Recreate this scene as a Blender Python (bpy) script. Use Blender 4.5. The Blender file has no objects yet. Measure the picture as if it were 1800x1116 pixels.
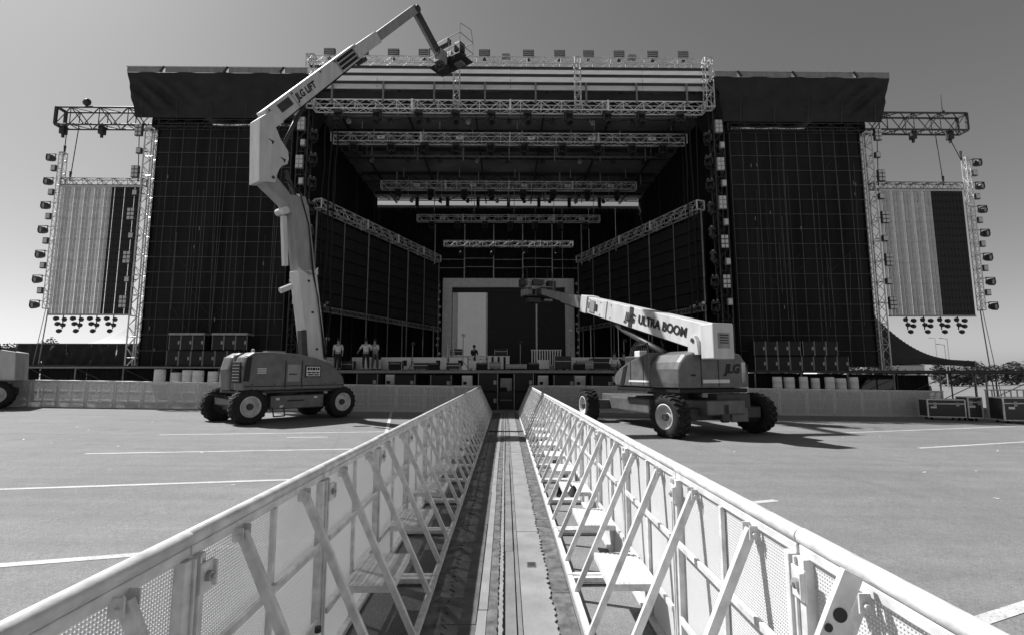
import bpy, math, random
from mathutils import Vector, Matrix
random.seed(7)
R = math.radians
scene = bpy.context.scene
COL = scene.collection

# ------------------------------------------------------------------ camera, sky, sun, exposure
cam_data = bpy.data.cameras.new('camera')
cam_data.sensor_width = 36.0
cam_data.lens = 36.0 * 853.0 / 1800.0
cam_data.clip_start = 0.05
cam_data.clip_end = 3000.0
cam = bpy.data.objects.new('camera', cam_data)
COL.objects.link(cam)
cam.location = (0.0, 0.0, 1.75)
cam.rotation_euler = (R(90 + 6.5), 0.0, -math.atan(11.0 / 853.0))
scene.camera = cam

SUN_EL = R(50.0)
SHX, SHY = 0.88, -0.475                      # direction in which shadows fall on the ground
world = bpy.data.worlds.new('World')
scene.world = world
world.use_nodes = True
wn, wl = world.node_tree.nodes, world.node_tree.links
wn.clear()
sky = wn.new('ShaderNodeTexSky')
sky.sky_type = 'NISHITA'
sky.sun_disc = False
sky.sun_elevation = SUN_EL
sky.sun_rotation = math.atan2(-SHX, -SHY)
sky.altitude = 0.0
sky.air_density = 1.0
sky.dust_density = 0.85
sky.ozone_density = 1.0
sep = wn.new('ShaderNodeSeparateColor')       # black and white film behind a red filter
m1 = wn.new('ShaderNodeMath'); m1.operation = 'MULTIPLY'; m1.inputs[1].default_value = 0.5
m2 = wn.new('ShaderNodeMath'); m2.operation = 'MULTIPLY'; m2.inputs[1].default_value = 0.5
m3 = wn.new('ShaderNodeMath'); m3.operation = 'ADD'
bg = wn.new('ShaderNodeBackground'); bg.inputs[1].default_value = 0.061
wo = wn.new('ShaderNodeOutputWorld')
wl.new(sky.outputs[0], sep.inputs[0])
wl.new(sep.outputs[0], m1.inputs[0])
wl.new(sep.outputs[1], m2.inputs[0])
wl.new(m1.outputs[0], m3.inputs[0])
wl.new(m2.outputs[0], m3.inputs[1])
wl.new(m3.outputs[0], bg.inputs[0])
wl.new(bg.outputs[0], wo.inputs[0])

sun_data = bpy.data.lights.new('sun', 'SUN')
sun_data.energy = 4.3
sun_data.angle = R(0.53)
sun = bpy.data.objects.new('sun', sun_data)
COL.objects.link(sun)
sun.rotation_euler = Vector((SHX * math.cos(SUN_EL), SHY * math.cos(SUN_EL), -math.sin(SUN_EL))).to_track_quat('-Z', 'Y').to_euler()

vs = scene.view_settings
vs.view_transform = 'Standard'
vs.look = 'None'
vs.exposure = 0.78
vs.gamma = 1.0
vs.use_curve_mapping = False

# ------------------------------------------------------------------ materials (the photograph is black and white)
MATS = {}
def mat(name, v, rough=0.6, metal=0.0, var=0.15, scale=6.0, spec=0.4, bump=0.0, bscale=60.0, streak=0.0):
    m = bpy.data.materials.new(name); m.use_nodes = True
    n, l = m.node_tree.nodes, m.node_tree.links
    b = n['Principled BSDF']
    b.inputs['Roughness'].default_value = rough
    b.inputs['Metallic'].default_value = metal
    b.inputs['Specular IOR Level'].default_value = spec
    tc = n.new('ShaderNodeTexCoord')
    if var > 0:
        nz = n.new('ShaderNodeTexNoise'); nz.inputs['Scale'].default_value = scale; nz.inputs['Detail'].default_value = 6
        if streak:
            mp = n.new('ShaderNodeMapping'); mp.inputs['Scale'].default_value = (1, 1, streak)
            l.new(tc.outputs['Object'], mp.inputs[0]); l.new(mp.outputs[0], nz.inputs[0])
        else:
            l.new(tc.outputs['Object'], nz.inputs[0])
        rp = n.new('ShaderNodeMapRange')
        rp.inputs[1].default_value = 0.25; rp.inputs[2].default_value = 0.75
        rp.inputs[3].default_value = v * (1 - var); rp.inputs[4].default_value = v * (1 + var)
        l.new(nz.outputs[0], rp.inputs[0])
        cb = n.new('ShaderNodeCombineColor')
        for i in range(3): l.new(rp.outputs[0], cb.inputs[i])
        l.new(cb.outputs[0], b.inputs['Base Color'])
    else:
        b.inputs['Base Color'].default_value = (v, v, v, 1)
    if bump > 0:
        nb = n.new('ShaderNodeTexNoise'); nb.inputs['Scale'].default_value = bscale; nb.inputs['Detail'].default_value = 4
        l.new(tc.outputs['Object'], nb.inputs[0])
        bp = n.new('ShaderNodeBump'); bp.inputs['Strength'].default_value = bump; bp.inputs['Distance'].default_value = 0.02
        l.new(nb.outputs[0], bp.inputs['Height']); l.new(bp.outputs[0], b.inputs['Normal'])
    MATS[name] = m
    return m

mat('bar_white', 0.60, 0.42, 0.0, 0.26, 13, 0.45, 0.08, 70)
mat('steel_dark', 0.06, 0.5, 0.3, 0.2)
mat('steel_mid', 0.25, 0.45, 0.4, 0.2)
mat('alu', 0.62, 0.4, 0.3, 0.2, 8)
mat('alu_dull', 0.34, 0.45, 0.3, 0.25, 8)
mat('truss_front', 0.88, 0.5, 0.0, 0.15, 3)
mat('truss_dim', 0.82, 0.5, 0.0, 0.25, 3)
mat('black_fabric', 0.018, 0.9, 0, 0.3, 2.0, 0.15, 0.15, 8)
mat('canopy_fabric', 0.028, 0.75, 0, 0.3, 1.2, 0.3, 0.2, 5)
mat('scrim', 0.024, 0.9, 0, 0.45, 0.9, 0.1, 0, 0, 0.15)
mat('scrim_tube', 0.11, 0.6, 0, 0.3, 2)
mat('drape', 0.022, 0.95, 0, 0.35, 1.5, 0.1, 0.3, 6)
mat('ceiling', 0.26, 0.85, 0, 0.35, 0.5, 0.2)
mat('led_panel', 0.022, 0.5, 0, 0.25, 1.5, 0.3)
mat('led_seam', 0.006, 0.8, 0, 0.0)
mat('screen_light', 0.7, 0.6, 0, 0.15, 3.0)
mat('screen_strip', 0.5, 0.55, 0, 0.2, 6.0)
mat('screen_black', 0.008, 0.5, 0, 0.2, 4.0)
mat('frame_grey', 0.86, 0.6, 0, 0.12, 3.0, 0.3, 0.1, 20)
mat('pale_panel', 0.72, 0.5, 0, 0.1, 0.8)
mat('rubber', 0.022, 0.85, 0, 0.35, 5.0, 0.25, 0.3, 30)
mat('lift_body', 0.115, 0.38, 0.0, 0.30, 3.5, 0.5, 0.04, 30)
mat('lift_cream', 0.55, 0.45, 0.0, 0.16, 4.0, 0.45, 0.03, 40, 0.25)
mat('lift_grey', 0.27, 0.48, 0.0, 0.22, 4.0, 0.4, 0.03, 40, 0.25)
mat('lift_dark', 0.05, 0.5, 0.1, 0.25, 4.0, 0.4)
mat('rim_paint', 0.52, 0.5, 0.0, 0.25, 5.0)
mat('ink', 0.01, 0.6, 0, 0.0)
mat('sign_white', 0.7, 0.5, 0, 0.06)
mat('case_black', 0.03, 0.45, 0, 0.2, 4.0, 0.5)
mat('cab_black', 0.013, 0.7, 0, 0.3, 6.0, 0.3)
mat('cab_grille', 0.02, 0.6, 0.2, 0.3, 30)
mat('white_plastic', 0.82, 0.45, 0, 0.1, 3.0)
mat('lamp_glass', 0.6, 0.15, 0, 0.05, 3.0, 0.8)
mat('deck', 0.05, 0.7, 0, 0.3, 3.0)
mat('mat_dark', 0.10, 0.85, 0, 0.4, 5.0, 0.2, 0.5, 25)
mat('mat_mid', 0.17, 0.8, 0, 0.3, 3.0, 0.2, 0.3, 30)
mat('mat_light', 0.23, 0.7, 0, 0.2, 4.0, 0.3, 0.2, 30)
mat('mat_mottled', 0.115, 0.85, 0, 0.6, 9.0, 0.2, 0.8, 18)
mat('skin', 0.32, 0.6, 0, 0.05)
mat('cloth_light', 0.7, 0.9, 0, 0.1, 6)
mat('cloth_dark', 0.03, 0.9, 0, 0.2, 6)
mat('cloth_mid', 0.12, 0.9, 0, 0.2, 6)
mat('leaf', 0.09, 0.7, 0, 0.5, 0.8)
mat('bark', 0.10, 0.9, 0, 0.3, 4)
mat('wall_pale', 0.5, 0.8, 0, 0.15, 0.5)
mat('roof_dark', 0.15, 0.8, 0, 0.2, 0.7)
mat('glass_dark', 0.02, 0.08, 0, 0.0, 1, 0.8)
mat('car_paint', 0.015, 0.25, 0, 0.0, 1, 0.6)
mat('tent_dark', 0.05, 0.8, 0, 0.2, 1.0)

def translucent(name, v, t):
    m = bpy.data.materials.new(name); m.use_nodes = True
    n, l = m.node_tree.nodes, m.node_tree.links
    b = n['Principled BSDF']; b.inputs['Base Color'].default_value = (v, v, v, 1); b.inputs['Roughness'].default_value = 0.7
    tr = n.new('ShaderNodeBsdfTranslucent'); tr.inputs[0].default_value = (v, v, v, 1)
    mx = n.new('ShaderNodeMixShader'); mx.inputs[0].default_value = t
    l.new(b.outputs[0], mx.inputs[1]); l.new(tr.outputs[0], mx.inputs[2]); l.new(mx.outputs[0], n['Material Output'].inputs[0])
    MATS[name] = m
b_ = MATS['pale_panel'].node_tree.nodes['Principled BSDF']; b_.inputs['Emission Color'].default_value = (1, 1, 1, 1); b_.inputs['Emission Strength'].default_value = 0.055   # weak glow added to brighten the pale screen panel
translucent('vinyl_white', 0.85, 0.16)
translucent('tent_white', 0.5, 0.25)
translucent('bar_mesh', 0.78, 0.33)

def asphalt():
    m = bpy.data.materials.new('asphalt'); m.use_nodes = True
    n, l = m.node_tree.nodes, m.node_tree.links
    b = n['Principled BSDF']; b.inputs['Roughness'].default_value = 0.85; b.inputs['Specular IOR Level'].default_value = 0.25
    tc = n.new('ShaderNodeTexCoord')
    def noise(s, d, ro=0.6):
        z = n.new('ShaderNodeTexNoise'); z.inputs['Scale'].default_value = s; z.inputs['Detail'].default_value = d; z.inputs['Roughness'].default_value = ro
        l.new(tc.outputs['Object'], z.inputs[0]); return z
    def rng(src, a, c, lo, hi):
        r = n.new('ShaderNodeMapRange'); r.inputs[1].default_value = a; r.inputs[2].default_value = c; r.inputs[3].default_value = lo; r.inputs[4].default_value = hi
        l.new(src, r.inputs[0]); return r.outputs[0]
    def mul(a, c):
        q = n.new('ShaderNodeMath'); q.operation = 'MULTIPLY'; l.new(a, q.inputs[0]); l.new(c, q.inputs[1]); return q.outputs[0]
    big = rng(noise(0.18, 5).outputs[0], 0.3, 0.7, 0.88, 1.10)
    mid = rng(noise(2.3, 6).outputs[0], 0.3, 0.7, 0.93, 1.07)
    fine = mul(rng(noise(75, 3, 0.8).outputs[0], 0.3, 0.7, 0.6, 1.4), rng(noise(19, 5, 0.75).outputs[0], 0.3, 0.7, 0.84, 1.16))
    spots = rng(noise(7.5, 2).outputs[0], 0.72, 0.78, 1.0, 0.72)
    pale = rng(noise(5.1, 1).outputs[0], 0.24, 0.2, 1.0, 1.35)
    vor = n.new('ShaderNodeTexVoronoi'); vor.feature = 'DISTANCE_TO_EDGE'; vor.inputs['Scale'].default_value = 0.22
    wz = noise(1.2, 5); mxv = n.new('ShaderNodeMixRGB'); mxv.inputs[0].default_value = 0.3
    l.new(tc.outputs['Object'], mxv.inputs[1]); l.new(wz.outputs[1], mxv.inputs[2]); l.new(mxv.outputs[0], vor.inputs[0])
    crack = rng(vor.outputs[0], 0.0, 0.006, 0.9, 1.0)
    stain = rng(noise(0.55, 4, 0.7).outputs[0], 0.60, 0.72, 1.0, 0.80)
    mpt = n.new('ShaderNodeMapping'); mpt.inputs['Rotation'].default_value = (0, 0, 0.22); mpt.inputs['Scale'].default_value = (0.12, 2.4, 1)
    l.new(tc.outputs['Object'], mpt.inputs[0]); tz = n.new('ShaderNodeTexNoise'); tz.inputs['Scale'].default_value = 1.0; tz.inputs['Detail'].default_value = 4
    l.new(mpt.outputs[0], tz.inputs[0]); tyre = rng(tz.outputs[0], 0.3, 0.7, 0.90, 1.08)
    tot = mul(mul(mul(mul(big, mid), mul(fine, spots)), mul(pale, crack)), mul(stain, tyre))
    sc = n.new('ShaderNodeMath'); sc.operation = 'MULTIPLY'; sc.inputs[1].default_value = 0.188; l.new(tot, sc.inputs[0])
    cb = n.new('ShaderNodeCombineColor')
    for i in range(3): l.new(sc.outputs[0], cb.inputs[i])
    l.new(cb.outputs[0], b.inputs['Base Color'])
    bp = n.new('ShaderNodeBump'); bp.inputs['Strength'].default_value = 0.5; bp.inputs['Distance'].default_value = 0.006
    l.new(noise(70, 4, 0.8).outputs[0], bp.inputs['Height']); l.new(bp.outputs[0], b.inputs['Normal'])
    MATS['asphalt'] = m
asphalt()
def worn_paint():
    m = mat('line_paint', 0.5, 0.8, 0, 0.0)
    n, l = m.node_tree.nodes, m.node_tree.links; b = n['Principled BSDF']; tc = n['Texture Coordinate']
    def noise(s, d, ro):
        z = n.new('ShaderNodeTexNoise'); z.inputs['Scale'].default_value = s; z.inputs['Detail'].default_value = d; z.inputs['Roughness'].default_value = ro
        l.new(tc.outputs['Object'], z.inputs[0]); return z.outputs[0]
    a = n.new('ShaderNodeMapRange'); a.inputs[1].default_value = 0.30; a.inputs[2].default_value = 0.46; l.new(noise(42, 5, 0.75), a.inputs[0])
    c = n.new('ShaderNodeMapRange'); c.inputs[1].default_value = 0.35; c.inputs[2].default_value = 0.65; c.inputs[3].default_value = 0.42; c.inputs[4].default_value = 0.56; l.new(noise(3, 4, 0.6), c.inputs[0])
    mx = n.new('ShaderNodeMath'); mx.operation = 'MULTIPLY'; l.new(a.outputs[0], mx.inputs[0]); l.new(c.outputs[0], mx.inputs[1])
    ad = n.new('ShaderNodeMath'); ad.operation = 'MAXIMUM'; ad.inputs[1].default_value = 0.19; l.new(mx.outputs[0], ad.inputs[0])
    cb = n.new('ShaderNodeCombineColor')
    for i in range(3): l.new(ad.outputs[0], cb.inputs[i])
    l.new(cb.outputs[0], b.inputs['Base Color'])
worn_paint()

# ------------------------------------------------------------------ mesh helpers
OFF = {}                                          # world position of the parents built in world coordinates
ORD = ['first','second','third','fourth','fifth','sixth','seventh','eighth','ninth','tenth','eleventh','twelfth','thirteenth','fourteenth',
       'fifteenth','sixteenth','seventeenth','eighteenth','nineteenth','twentieth']

def tag(o, label=None, cat=None, group=None, kind=None):
    if label: o['label'] = label
    if cat: o['category'] = cat
    if group: o['group'] = group
    if kind: o['kind'] = kind
    return o

def thing(name, label, cat, loc=(0, 0, 0), rz=0.0, group=None, ry=0.0):
    o = bpy.data.objects.new(name, None)
    COL.objects.link(o)
    o.empty_display_size = 0.2
    o.location = loc
    o.rotation_euler = (0, ry, rz)
    OFF[o.name] = Vector(loc)
    return tag(o, label, cat, group)

def ortho(d, up=(0, 0, 1)):
    d = Vector(d).normalized(); up = Vector(up)
    if abs(d.dot(up)) > 0.99: up = Vector((0, 1, 0))
    s = d.cross(up).normalized()
    return d, s, s.cross(d).normalized()

class MB:
    def __init__(self): self.v = []; self.f = []
    def add(self, vs, fs):
        b = len(self.v); self.v += [tuple(p) for p in vs]; self.f += [tuple(i + b for i in q) for q in fs]; return self
    def box(self, c, s, M=None):
        hx, hy, hz = s[0] / 2, s[1] / 2, s[2] / 2
        p = [Vector((x * hx, y * hy, z * hz)) for z in (-1, 1) for y in (-1, 1) for x in (-1, 1)]
        if M is not None: p = [M @ q for q in p]
        c = Vector(c); p = [q + c for q in p]
        return self.add(p, [(0, 2, 3, 1), (4, 5, 7, 6), (0, 1, 5, 4), (2, 6, 7, 3), (0, 4, 6, 2), (1, 3, 7, 5)])
    def bb(self, x0, x1, y0, y1, z0, z1):
        return self.box(((x0 + x1) / 2, (y0 + y1) / 2, (z0 + z1) / 2), (abs(x1 - x0), abs(y1 - y0), abs(z1 - z0)))
    def beam(self, p, q, w, h, up=(0, 0, 1), w2=None, h2=None):
        p, q = Vector(p), Vector(q); d, s, u = ortho(q - p, up)
        w2 = w if w2 is None else w2; h2 = h if h2 is None else h2
        vs = []
        for c, a, b in ((p, w / 2, h / 2), (q, w2 / 2, h2 / 2)):
            vs += [c - s * a - u * b, c + s * a - u * b, c + s * a + u * b, c - s * a + u * b]
        return self.add(vs, [(0, 1, 2, 3)[::-1], (4, 5, 6, 7), (0, 1, 5, 4), (1, 2, 6, 5), (2, 3, 7, 6), (3, 0, 4, 7)])
    def tube(self, p, q, r, n=6, r2=None):
        p, q = Vector(p), Vector(q); d, s, u = ortho(q - p)
        r2 = r if r2 is None else r2; vs = []
        for c, a in ((p, r), (q, r2)):
            for i in range(n):
                t = 2 * math.pi * i / n; vs.append(c + (s * math.cos(t) + u * math.sin(t)) * a)
        fs = [(i, (i + 1) % n, n + (i + 1) % n, n + i) for i in range(n)]
        fs += [tuple(range(n))[::-1], tuple(range(n, 2 * n))]
        return self.add(vs, fs)
    def path(self, pts, r, n=6):
        for a, b in zip(pts[:-1], pts[1:]): self.tube(a, b, r, n)
        return self
    def lathe(self, prof, n=20, o=(0, 0, 0), axis=(0, 1, 0)):
        o = Vector(o); d, s, u = ortho(axis); k = len(prof); vs = []
        for i in range(n):
            t = 2 * math.pi * i / n; e = s * math.cos(t) + u * math.sin(t)
            for r, h in prof: vs.append(o + d * h + e * r)
        fs = []
        for i in range(n):
            j = (i + 1) % n
            for m in range(k - 1): fs.append((i * k + m, j * k + m, j * k + m + 1, i * k + m + 1))
        return self.add(vs, fs)
    def prism(self, pts, y0, y1, fn=lambda x, y, z: (x, y, z)):
        """outline in the x-z plane, thickness along y"""
        n = len(pts)
        vs = [fn(x, y0, z) for x, z in pts] + [fn(x, y1, z) for x, z in pts]
        fs = [tuple(range(n)), tuple(range(2 * n - 1, n - 1, -1))] + [(i, n + i, n + (i + 1) % n, (i + 1) % n) for i in range(n)]
        return self.add(vs, fs)
    def grid(self, nx, ny, fn):
        vs = [fn(i / nx, j / ny) for j in range(ny + 1) for i in range(nx + 1)]
        fs = [(j * (nx + 1) + i, j * (nx + 1) + i + 1, (j + 1) * (nx + 1) + i + 1, (j + 1) * (nx + 1) + i) for j in range(ny) for i in range(nx)]
        return self.add(vs, fs)
    def build(self, name, m, parent=None, world=False, smooth=False, bevel=0.0, kind=None):
        me = bpy.data.meshes.new(name)
        vs = self.v
        off = OFF.get(parent.name) if parent else None
        if world and off is not None: vs = [tuple(Vector(p) - off) for p in vs]
        me.from_pydata(vs, [], self.f)
        me.validate(); me.update()
        if smooth:
            me.polygons.foreach_set('use_smooth', [True] * len(me.polygons))
        me.materials.append(MATS[m])
        o = bpy.data.objects.new(name, me)
        COL.objects.link(o)
        if parent:
            o.parent = parent
            if off is not None: OFF[o.name] = off
        if bevel > 0:
            b = o.modifiers.new('bevel', 'BEVEL'); b.width = bevel; b.segments = 2; b.limit_method = 'ANGLE'; b.angle_limit = R(40)
        if kind: o['kind'] = kind
        return o

def fix_normals(o):
    import bmesh
    bm = bmesh.new(); bm.from_mesh(o.data); bmesh.ops.recalc_face_normals(bm, faces=bm.faces); bm.to_mesh(o.data); bm.free(); return o

def kids(o): return [c for c in KID.get(o.name, [])]
KID = {}
def register(o):
    """remember the children of a finished thing so that copies need no scan of the scene"""
    ch = [c for c in COL.objects if c.parent == o]
    KID[o.name] = ch
    for c in ch: register(c)
    return o
def copy_tree(o, parent=None):
    c = o.copy(); COL.objects.link(c)
    if parent is not None: c.parent = parent
    for ch in KID.get(o.name, []): copy_tree(ch, c)
    return c

def letters(text, size, m, parent, M, name='lettering', bold=0.0, shear=0.0):
    cu = bpy.data.curves.new('lettering', 'FONT'); cu.body = text; cu.size = size; cu.align_x = 'CENTER'; cu.align_y = 'CENTER'
    cu.offset = bold; cu.shear = shear; cu.extrude = 0.002; cu.resolution_u = 3
    tmp = bpy.data.objects.new('tmp_text', cu); COL.objects.link(tmp)
    dg = bpy.context.evaluated_depsgraph_get()
    me = bpy.data.meshes.new_from_object(tmp.evaluated_get(dg))
    bpy.data.objects.remove(tmp); bpy.data.curves.remove(cu)
    me.transform(M); me.materials.clear(); me.materials.append(MATS[m])
    o = bpy.data.objects.new(name, me); COL.objects.link(o); o.parent = parent
    return o

def gz(x):
    a = min(abs(x), 30.0)
    return 0.0 if a < 3 else -0.0145 * (a - 3) * (1 if x > 0 else -1)
GT = 0.0145                                       # the lot falls gently to the right

# ------------------------------------------------------------------ ground
g = MB()
xs = [-900, -30, -3, 3, 30, 900]; ys = [-60, 0, 60, 1500]
g.add([(x, y, gz(x)) for y in ys for x in xs], [(j * 6 + i, j * 6 + i + 1, (j + 1) * 6 + i + 1, (j + 1) * 6 + i) for j in range(3) for i in range(5)])
ground = g.build('ground', 'asphalt'); tag(ground, kind='structure')

def paint(p, q, w=0.11):
    p, q = Vector((p[0], p[1], 0)), Vector((q[0], q[1], 0)); d = (q - p).normalized(); s = Vector((-d.y, d.x, 0)) * w / 2
    k = 12; vs = []
    for i in range(k + 1):
        c = p.lerp(q, i / k)
        for e in (-1, 1):
            v = c + s * (e * random.uniform(0.9, 1.06)); vs.append((v.x, v.y, gz(v.x) + 0.004))
    MB().add(vs, [(2 * i, 2 * i + 2, 2 * i + 3, 2 * i + 1) for i in range(k)]).build('parking_line', 'line_paint', ground)
for a, b in [((-8.74, 10.46), (-1.3, 11.98)), ((-9.9, 6.85), (-1.3, 8.78)), ((-9.2, 3.35), (-1.3, 5.6)), ((-9.34, 13.48), (-1.3, 15.4)),
             ((-5.85, 13.33), (-4.82, 13.5)), ((-5.3, 23.0), (-3.0, 12.2)), ((9.58, 15.02), (20.5, 18.8)), ((10.29, 12.24), (19.0, 15.3)),
             ((1.3, 6.1), (3.77, 6.95)), ((2.3, 3.2), (9.0, 5.9)), ((-11.0, 10.0), (-10.2, 10.16))]:
    paint(a, b)

lt = MB()
for i in range(46):
    x = random.choice((-1, 1)) * random.uniform(1.6, 14); y = random.uniform(3.0, 19); a = random.uniform(0, 6.28); r_ = random.uniform(.008, .03)
    lt.add([(x + r_ * math.cos(a + k * 1.57) * (1 if k % 2 else 1.7), y + r_ * math.sin(a + k * 1.57) * (1 if k % 2 else 1.7), gz(x) + .006 + (.008 if k == 2 else 0)) for k in range(4)], [(0, 1, 2, 3)])
tag(lt.build('litter', 'white_plastic'), 'small pale scraps of litter scattered over the asphalt', 'litter', None, 'stuff')

# ------------------------------------------------------------------ crowd barricades
PW = 1.25
def wire_mesh(w, z0, z1, pitch=0.0125, strip=0.0062):
    m = MB(); n = int(w / pitch); k = int((z1 - z0) / pitch)
    for i in range(n + 1):
        x = -w / 2 + w * i / n
        m.add([(x - strip / 2, -0.001, z0), (x + strip / 2, -0.001, z0), (x + strip / 2, -0.001, z1), (x - strip / 2, -0.001, z1),
               (x - strip / 2, 0.001, z0), (x + strip / 2, 0.001, z0), (x + strip / 2, 0.001, z1), (x - strip / 2, 0.001, z1)],
              [(0, 1, 2, 3), (7, 6, 5, 4), (0, 3, 7, 4), (2, 1, 5, 6)])
    for j in range(k + 1):
        z = z0 + (z1 - z0) * j / k
        m.add([(-w / 2, 0.0012, z - strip / 2), (w / 2, 0.0012, z - strip / 2), (w / 2, 0.0012, z + strip / 2), (-w / 2, 0.0012, z + strip / 2),
               (-w / 2, -0.0014, z - strip / 2), (w / 2, -0.0014, z - strip / 2), (w / 2, -0.0014, z + strip / 2), (-w / 2, -0.0014, z + strip / 2)],
              [(3, 2, 1, 0), (4, 5, 6, 7), (0, 1, 5, 4), (2, 3, 7, 6)])
    return m

def make_barricade():
    t = thing('crowd_barricade', '', 'barricade')
    hw = PW / 2 - 0.004; D = 0.53
    r = MB(); hr = PW / 2 - 0.0006; r.lathe([(0.0, -hr), (0.028, -hr), (0.029, -hr + 0.001), (0.029, hr - 0.001), (0.028, hr), (0.0, hr)], 16, (0, 0.0, 1.171), (1, 0, 0))
    r.build('rail', 'bar_white', t, smooth=True)
    MB().box((0, 0.004, 1.128), (2 * hw, 0.03, 0.036)).build('rail_channel', 'bar_white', t, bevel=0.004)
    for s in (-1, 1):
        p = MB(); x = s * (hw - 0.028)
        p.box((x, 0.014, 0.575), (0.05, 0.048, 1.07)); p.box((x + s * 0.018, 0.043, 0.575), (0.012, 0.012, 1.07))
        post = p.build('post', 'bar_white', t, bevel=0.003)
        if s < 0: continue
        b = MB(); b.box((x - .012, 0.05, 1.03), (0.078, 0.01, 0.105)); b.box((x - 0.046, 0.06, 1.03), (0.008, 0.02, 0.09))
        b.build('latch_plate', 'bar_white', post, bevel=0.004)
        b = MB(); b.lathe([(0, 0.0), (0.018, 0.0), (0.018, 0.014), (0.008, 0.016), (0.008, 0.024), (0.0, 0.024)], 10, (x - .012, 0.056, 1.03), (0, 1, 0))
        b.build('latch_bolt', 'alu_dull', post, smooth=False)
    wire_mesh(2 * hw - 0.104, 0.03, 1.115).build('wire_mesh', 'bar_mesh', t, kind='stuff')
    MB().box((0, 0.016, 0.575), (0.03, 0.022, 1.07)).build('mid_post', 'bar_white', t, bevel=0.003)
    for z in (0.75, 0.33):
        MB().box((0, 0.04, z), (2 * hw - 0.12, 0.022, 0.034)).build('cross_bar', 'bar_white', t, bevel=0.004)
    for s in (-1, 1):
        x = s * 0.315
        m = MB(); m.beam((x, 0.03, 1.10), (x, D, 0.045), 0.042, 0.032, (1, 0, 0)); st = m.build('strut', 'bar_white', t, bevel=0.004)
        m = MB(); m.box((x - 0.03, 0.03, 1.095), (0.006, 0.045, 0.055)); m.box((x + 0.03, 0.03, 1.095), (0.006, 0.045, 0.055))
        m.tube((x - 0.045, 0.036, 1.09), (x + 0.045, 0.036, 1.09), 0.008, 6); m.build('hinge', 'bar_white', st)
    for s in (-1, 1):
        MB().bb(s * (hw - 0.055), s * (hw - 0.006), 0.05, D - 0.026, 0.022, 0.062).build('base_bar', 'bar_white', t, bevel=0.004)
    MB().bb(-hw, hw, D - 0.024, D + 0.02, 0.02, 0.066).build('rear_bar', 'bar_white', t, bevel=0.004)
    MB().bb(-hw, hw, -0.02, 0.046, 0.006, 0.038).build('front_bar', 'bar_white', t, bevel=0.004)
    m = MB(); m.bb(-0.28, 0.28, 0.055, 0.375, 0.352, 0.36)
    for i in range(9): m.bb(-0.27, 0.27, 0.065 + i * 0.034, 0.08 + i * 0.034, 0.36, 0.3635)
    sp = m.build('step', 'bar_white', t)
    m = MB(); m.bb(-0.287, -0.281, 0.055, 0.38, 0.315, 0.36); m.bb(0.281, 0.287, 0.055, 0.38, 0.315, 0.36); m.bb(-0.281, 0.281, 0.3755, 0.381, 0.315, 0.358)
    m.build('step_edge', 'bar_white', sp)
    return register(t)

bar0 = make_barricade(); bar_used = [False]
def put_bar(x, y, rz, label, group, ry=0.0, z=0.0, sy=1.0):
    o = bar0 if not bar_used[0] else copy_tree(bar0)
    bar_used[0] = True
    o.location = (x, y, z); o.rotation_euler = (random.uniform(-0.0015, 0.0015), ry, rz + random.uniform(-0.001, 0.001)); o.scale = (1, sy, 1)
    o['label'] = label; o['category'] = 'barricade'; o['group'] = group
XL, XR = -1.12, 1.06
for k in range(17):
    yc = 0.55 + PW * (k + 0.5)
    n = ORD[k]
    put_bar(XL + random.uniform(-.0012, .0012), yc, R(-90), 'white steel barricade panel, %s from the camera in the row left of the aisle' % n, 'barricades lining the left of the aisle')
    put_bar(XR + random.uniform(-.0012, .0012), yc, R(90), 'white steel barricade panel, %s from the camera in the row right of the aisle' % n, 'barricades lining the right of the aisle', sy=0.97)
YC = 22.0
for k in range(18):
    x = -1.14 - PW * (k + 0.5)
    put_bar(x, YC, 0, 'grey mesh barricade panel in the cross row, %s left of the aisle' % ORD[k], 'barricades across the stage front, left half', GT if abs(x) > 3 else 0, gz(x))
for k in range(15):
    x = 1.08 + PW * (k + 0.5)
    put_bar(x, YC, 0, 'grey mesh barricade panel in the cross row, %s right of the aisle' % ORD[k], 'barricades across the stage front, right half', GT if abs(x) > 3 else 0, gz(x))

# ------------------------------------------------------------------ strips laid along the aisle floor
def strip(name, label, x0, x1, z, th, m, jag0=0.0, jag1=0.0, seg=2.5, y0=0.2, y1=21.6):
    t = thing(name, label, 'floor strip', ((x0 + x1) / 2, y0, 0))
    n = max(1, int((y1 - y0) / seg))
    for i in range(n):
        a, b = y0 + (y1 - y0) * i / n + 0.004, y0 + (y1 - y0) * (i + 1) / n - 0.004
        k = int((b - a) / 0.045) if (jag0 or jag1) else 2
        dx = random.uniform(-0.006, 0.006); dz = random.uniform(0, 0.003)
        lo, hi = [], []
        for j in range(k + 1):
            y = a + (b - a) * j / k
            e = 1 if j % 2 else -1
            lo.append((x0 + dx + jag0 * (0.5 * e + random.uniform(-0.5, 0.5)), y)); hi.append((x1 + dx + jag1 * (0.5 * e + random.uniform(-0.5, 0.5)), y))
        vs = []
        for (xa, y), (xb, _) in zip(lo, hi): vs += [(xa, y, z + dz), (xb, y, z + dz), (xb, y, z + th + dz), (xa, y, z + th + dz)]
        fs = [(0, 1, 2, 3), (4 * k + 3, 4 * k + 2, 4 * k + 1, 4 * k)]
        for j in range(k):
            p = 4 * j
            fs += [(p + 3, p + 2, p + 6, p + 7), (p + 1, p, p + 4, p + 5), (p + 2, p + 1, p + 5, p + 6), (p, p + 3, p + 7, p + 4)]
        MB().add(vs, fs).build('section', m, t, world=True)
    return t
strip('rubber_mat', 'dark torn rubber mat lying against the foot of the left barricades', -0.575, -0.40, 0.004, 0.006, 'mat_mottled', 0.0, 0.03, 2.1)
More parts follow.
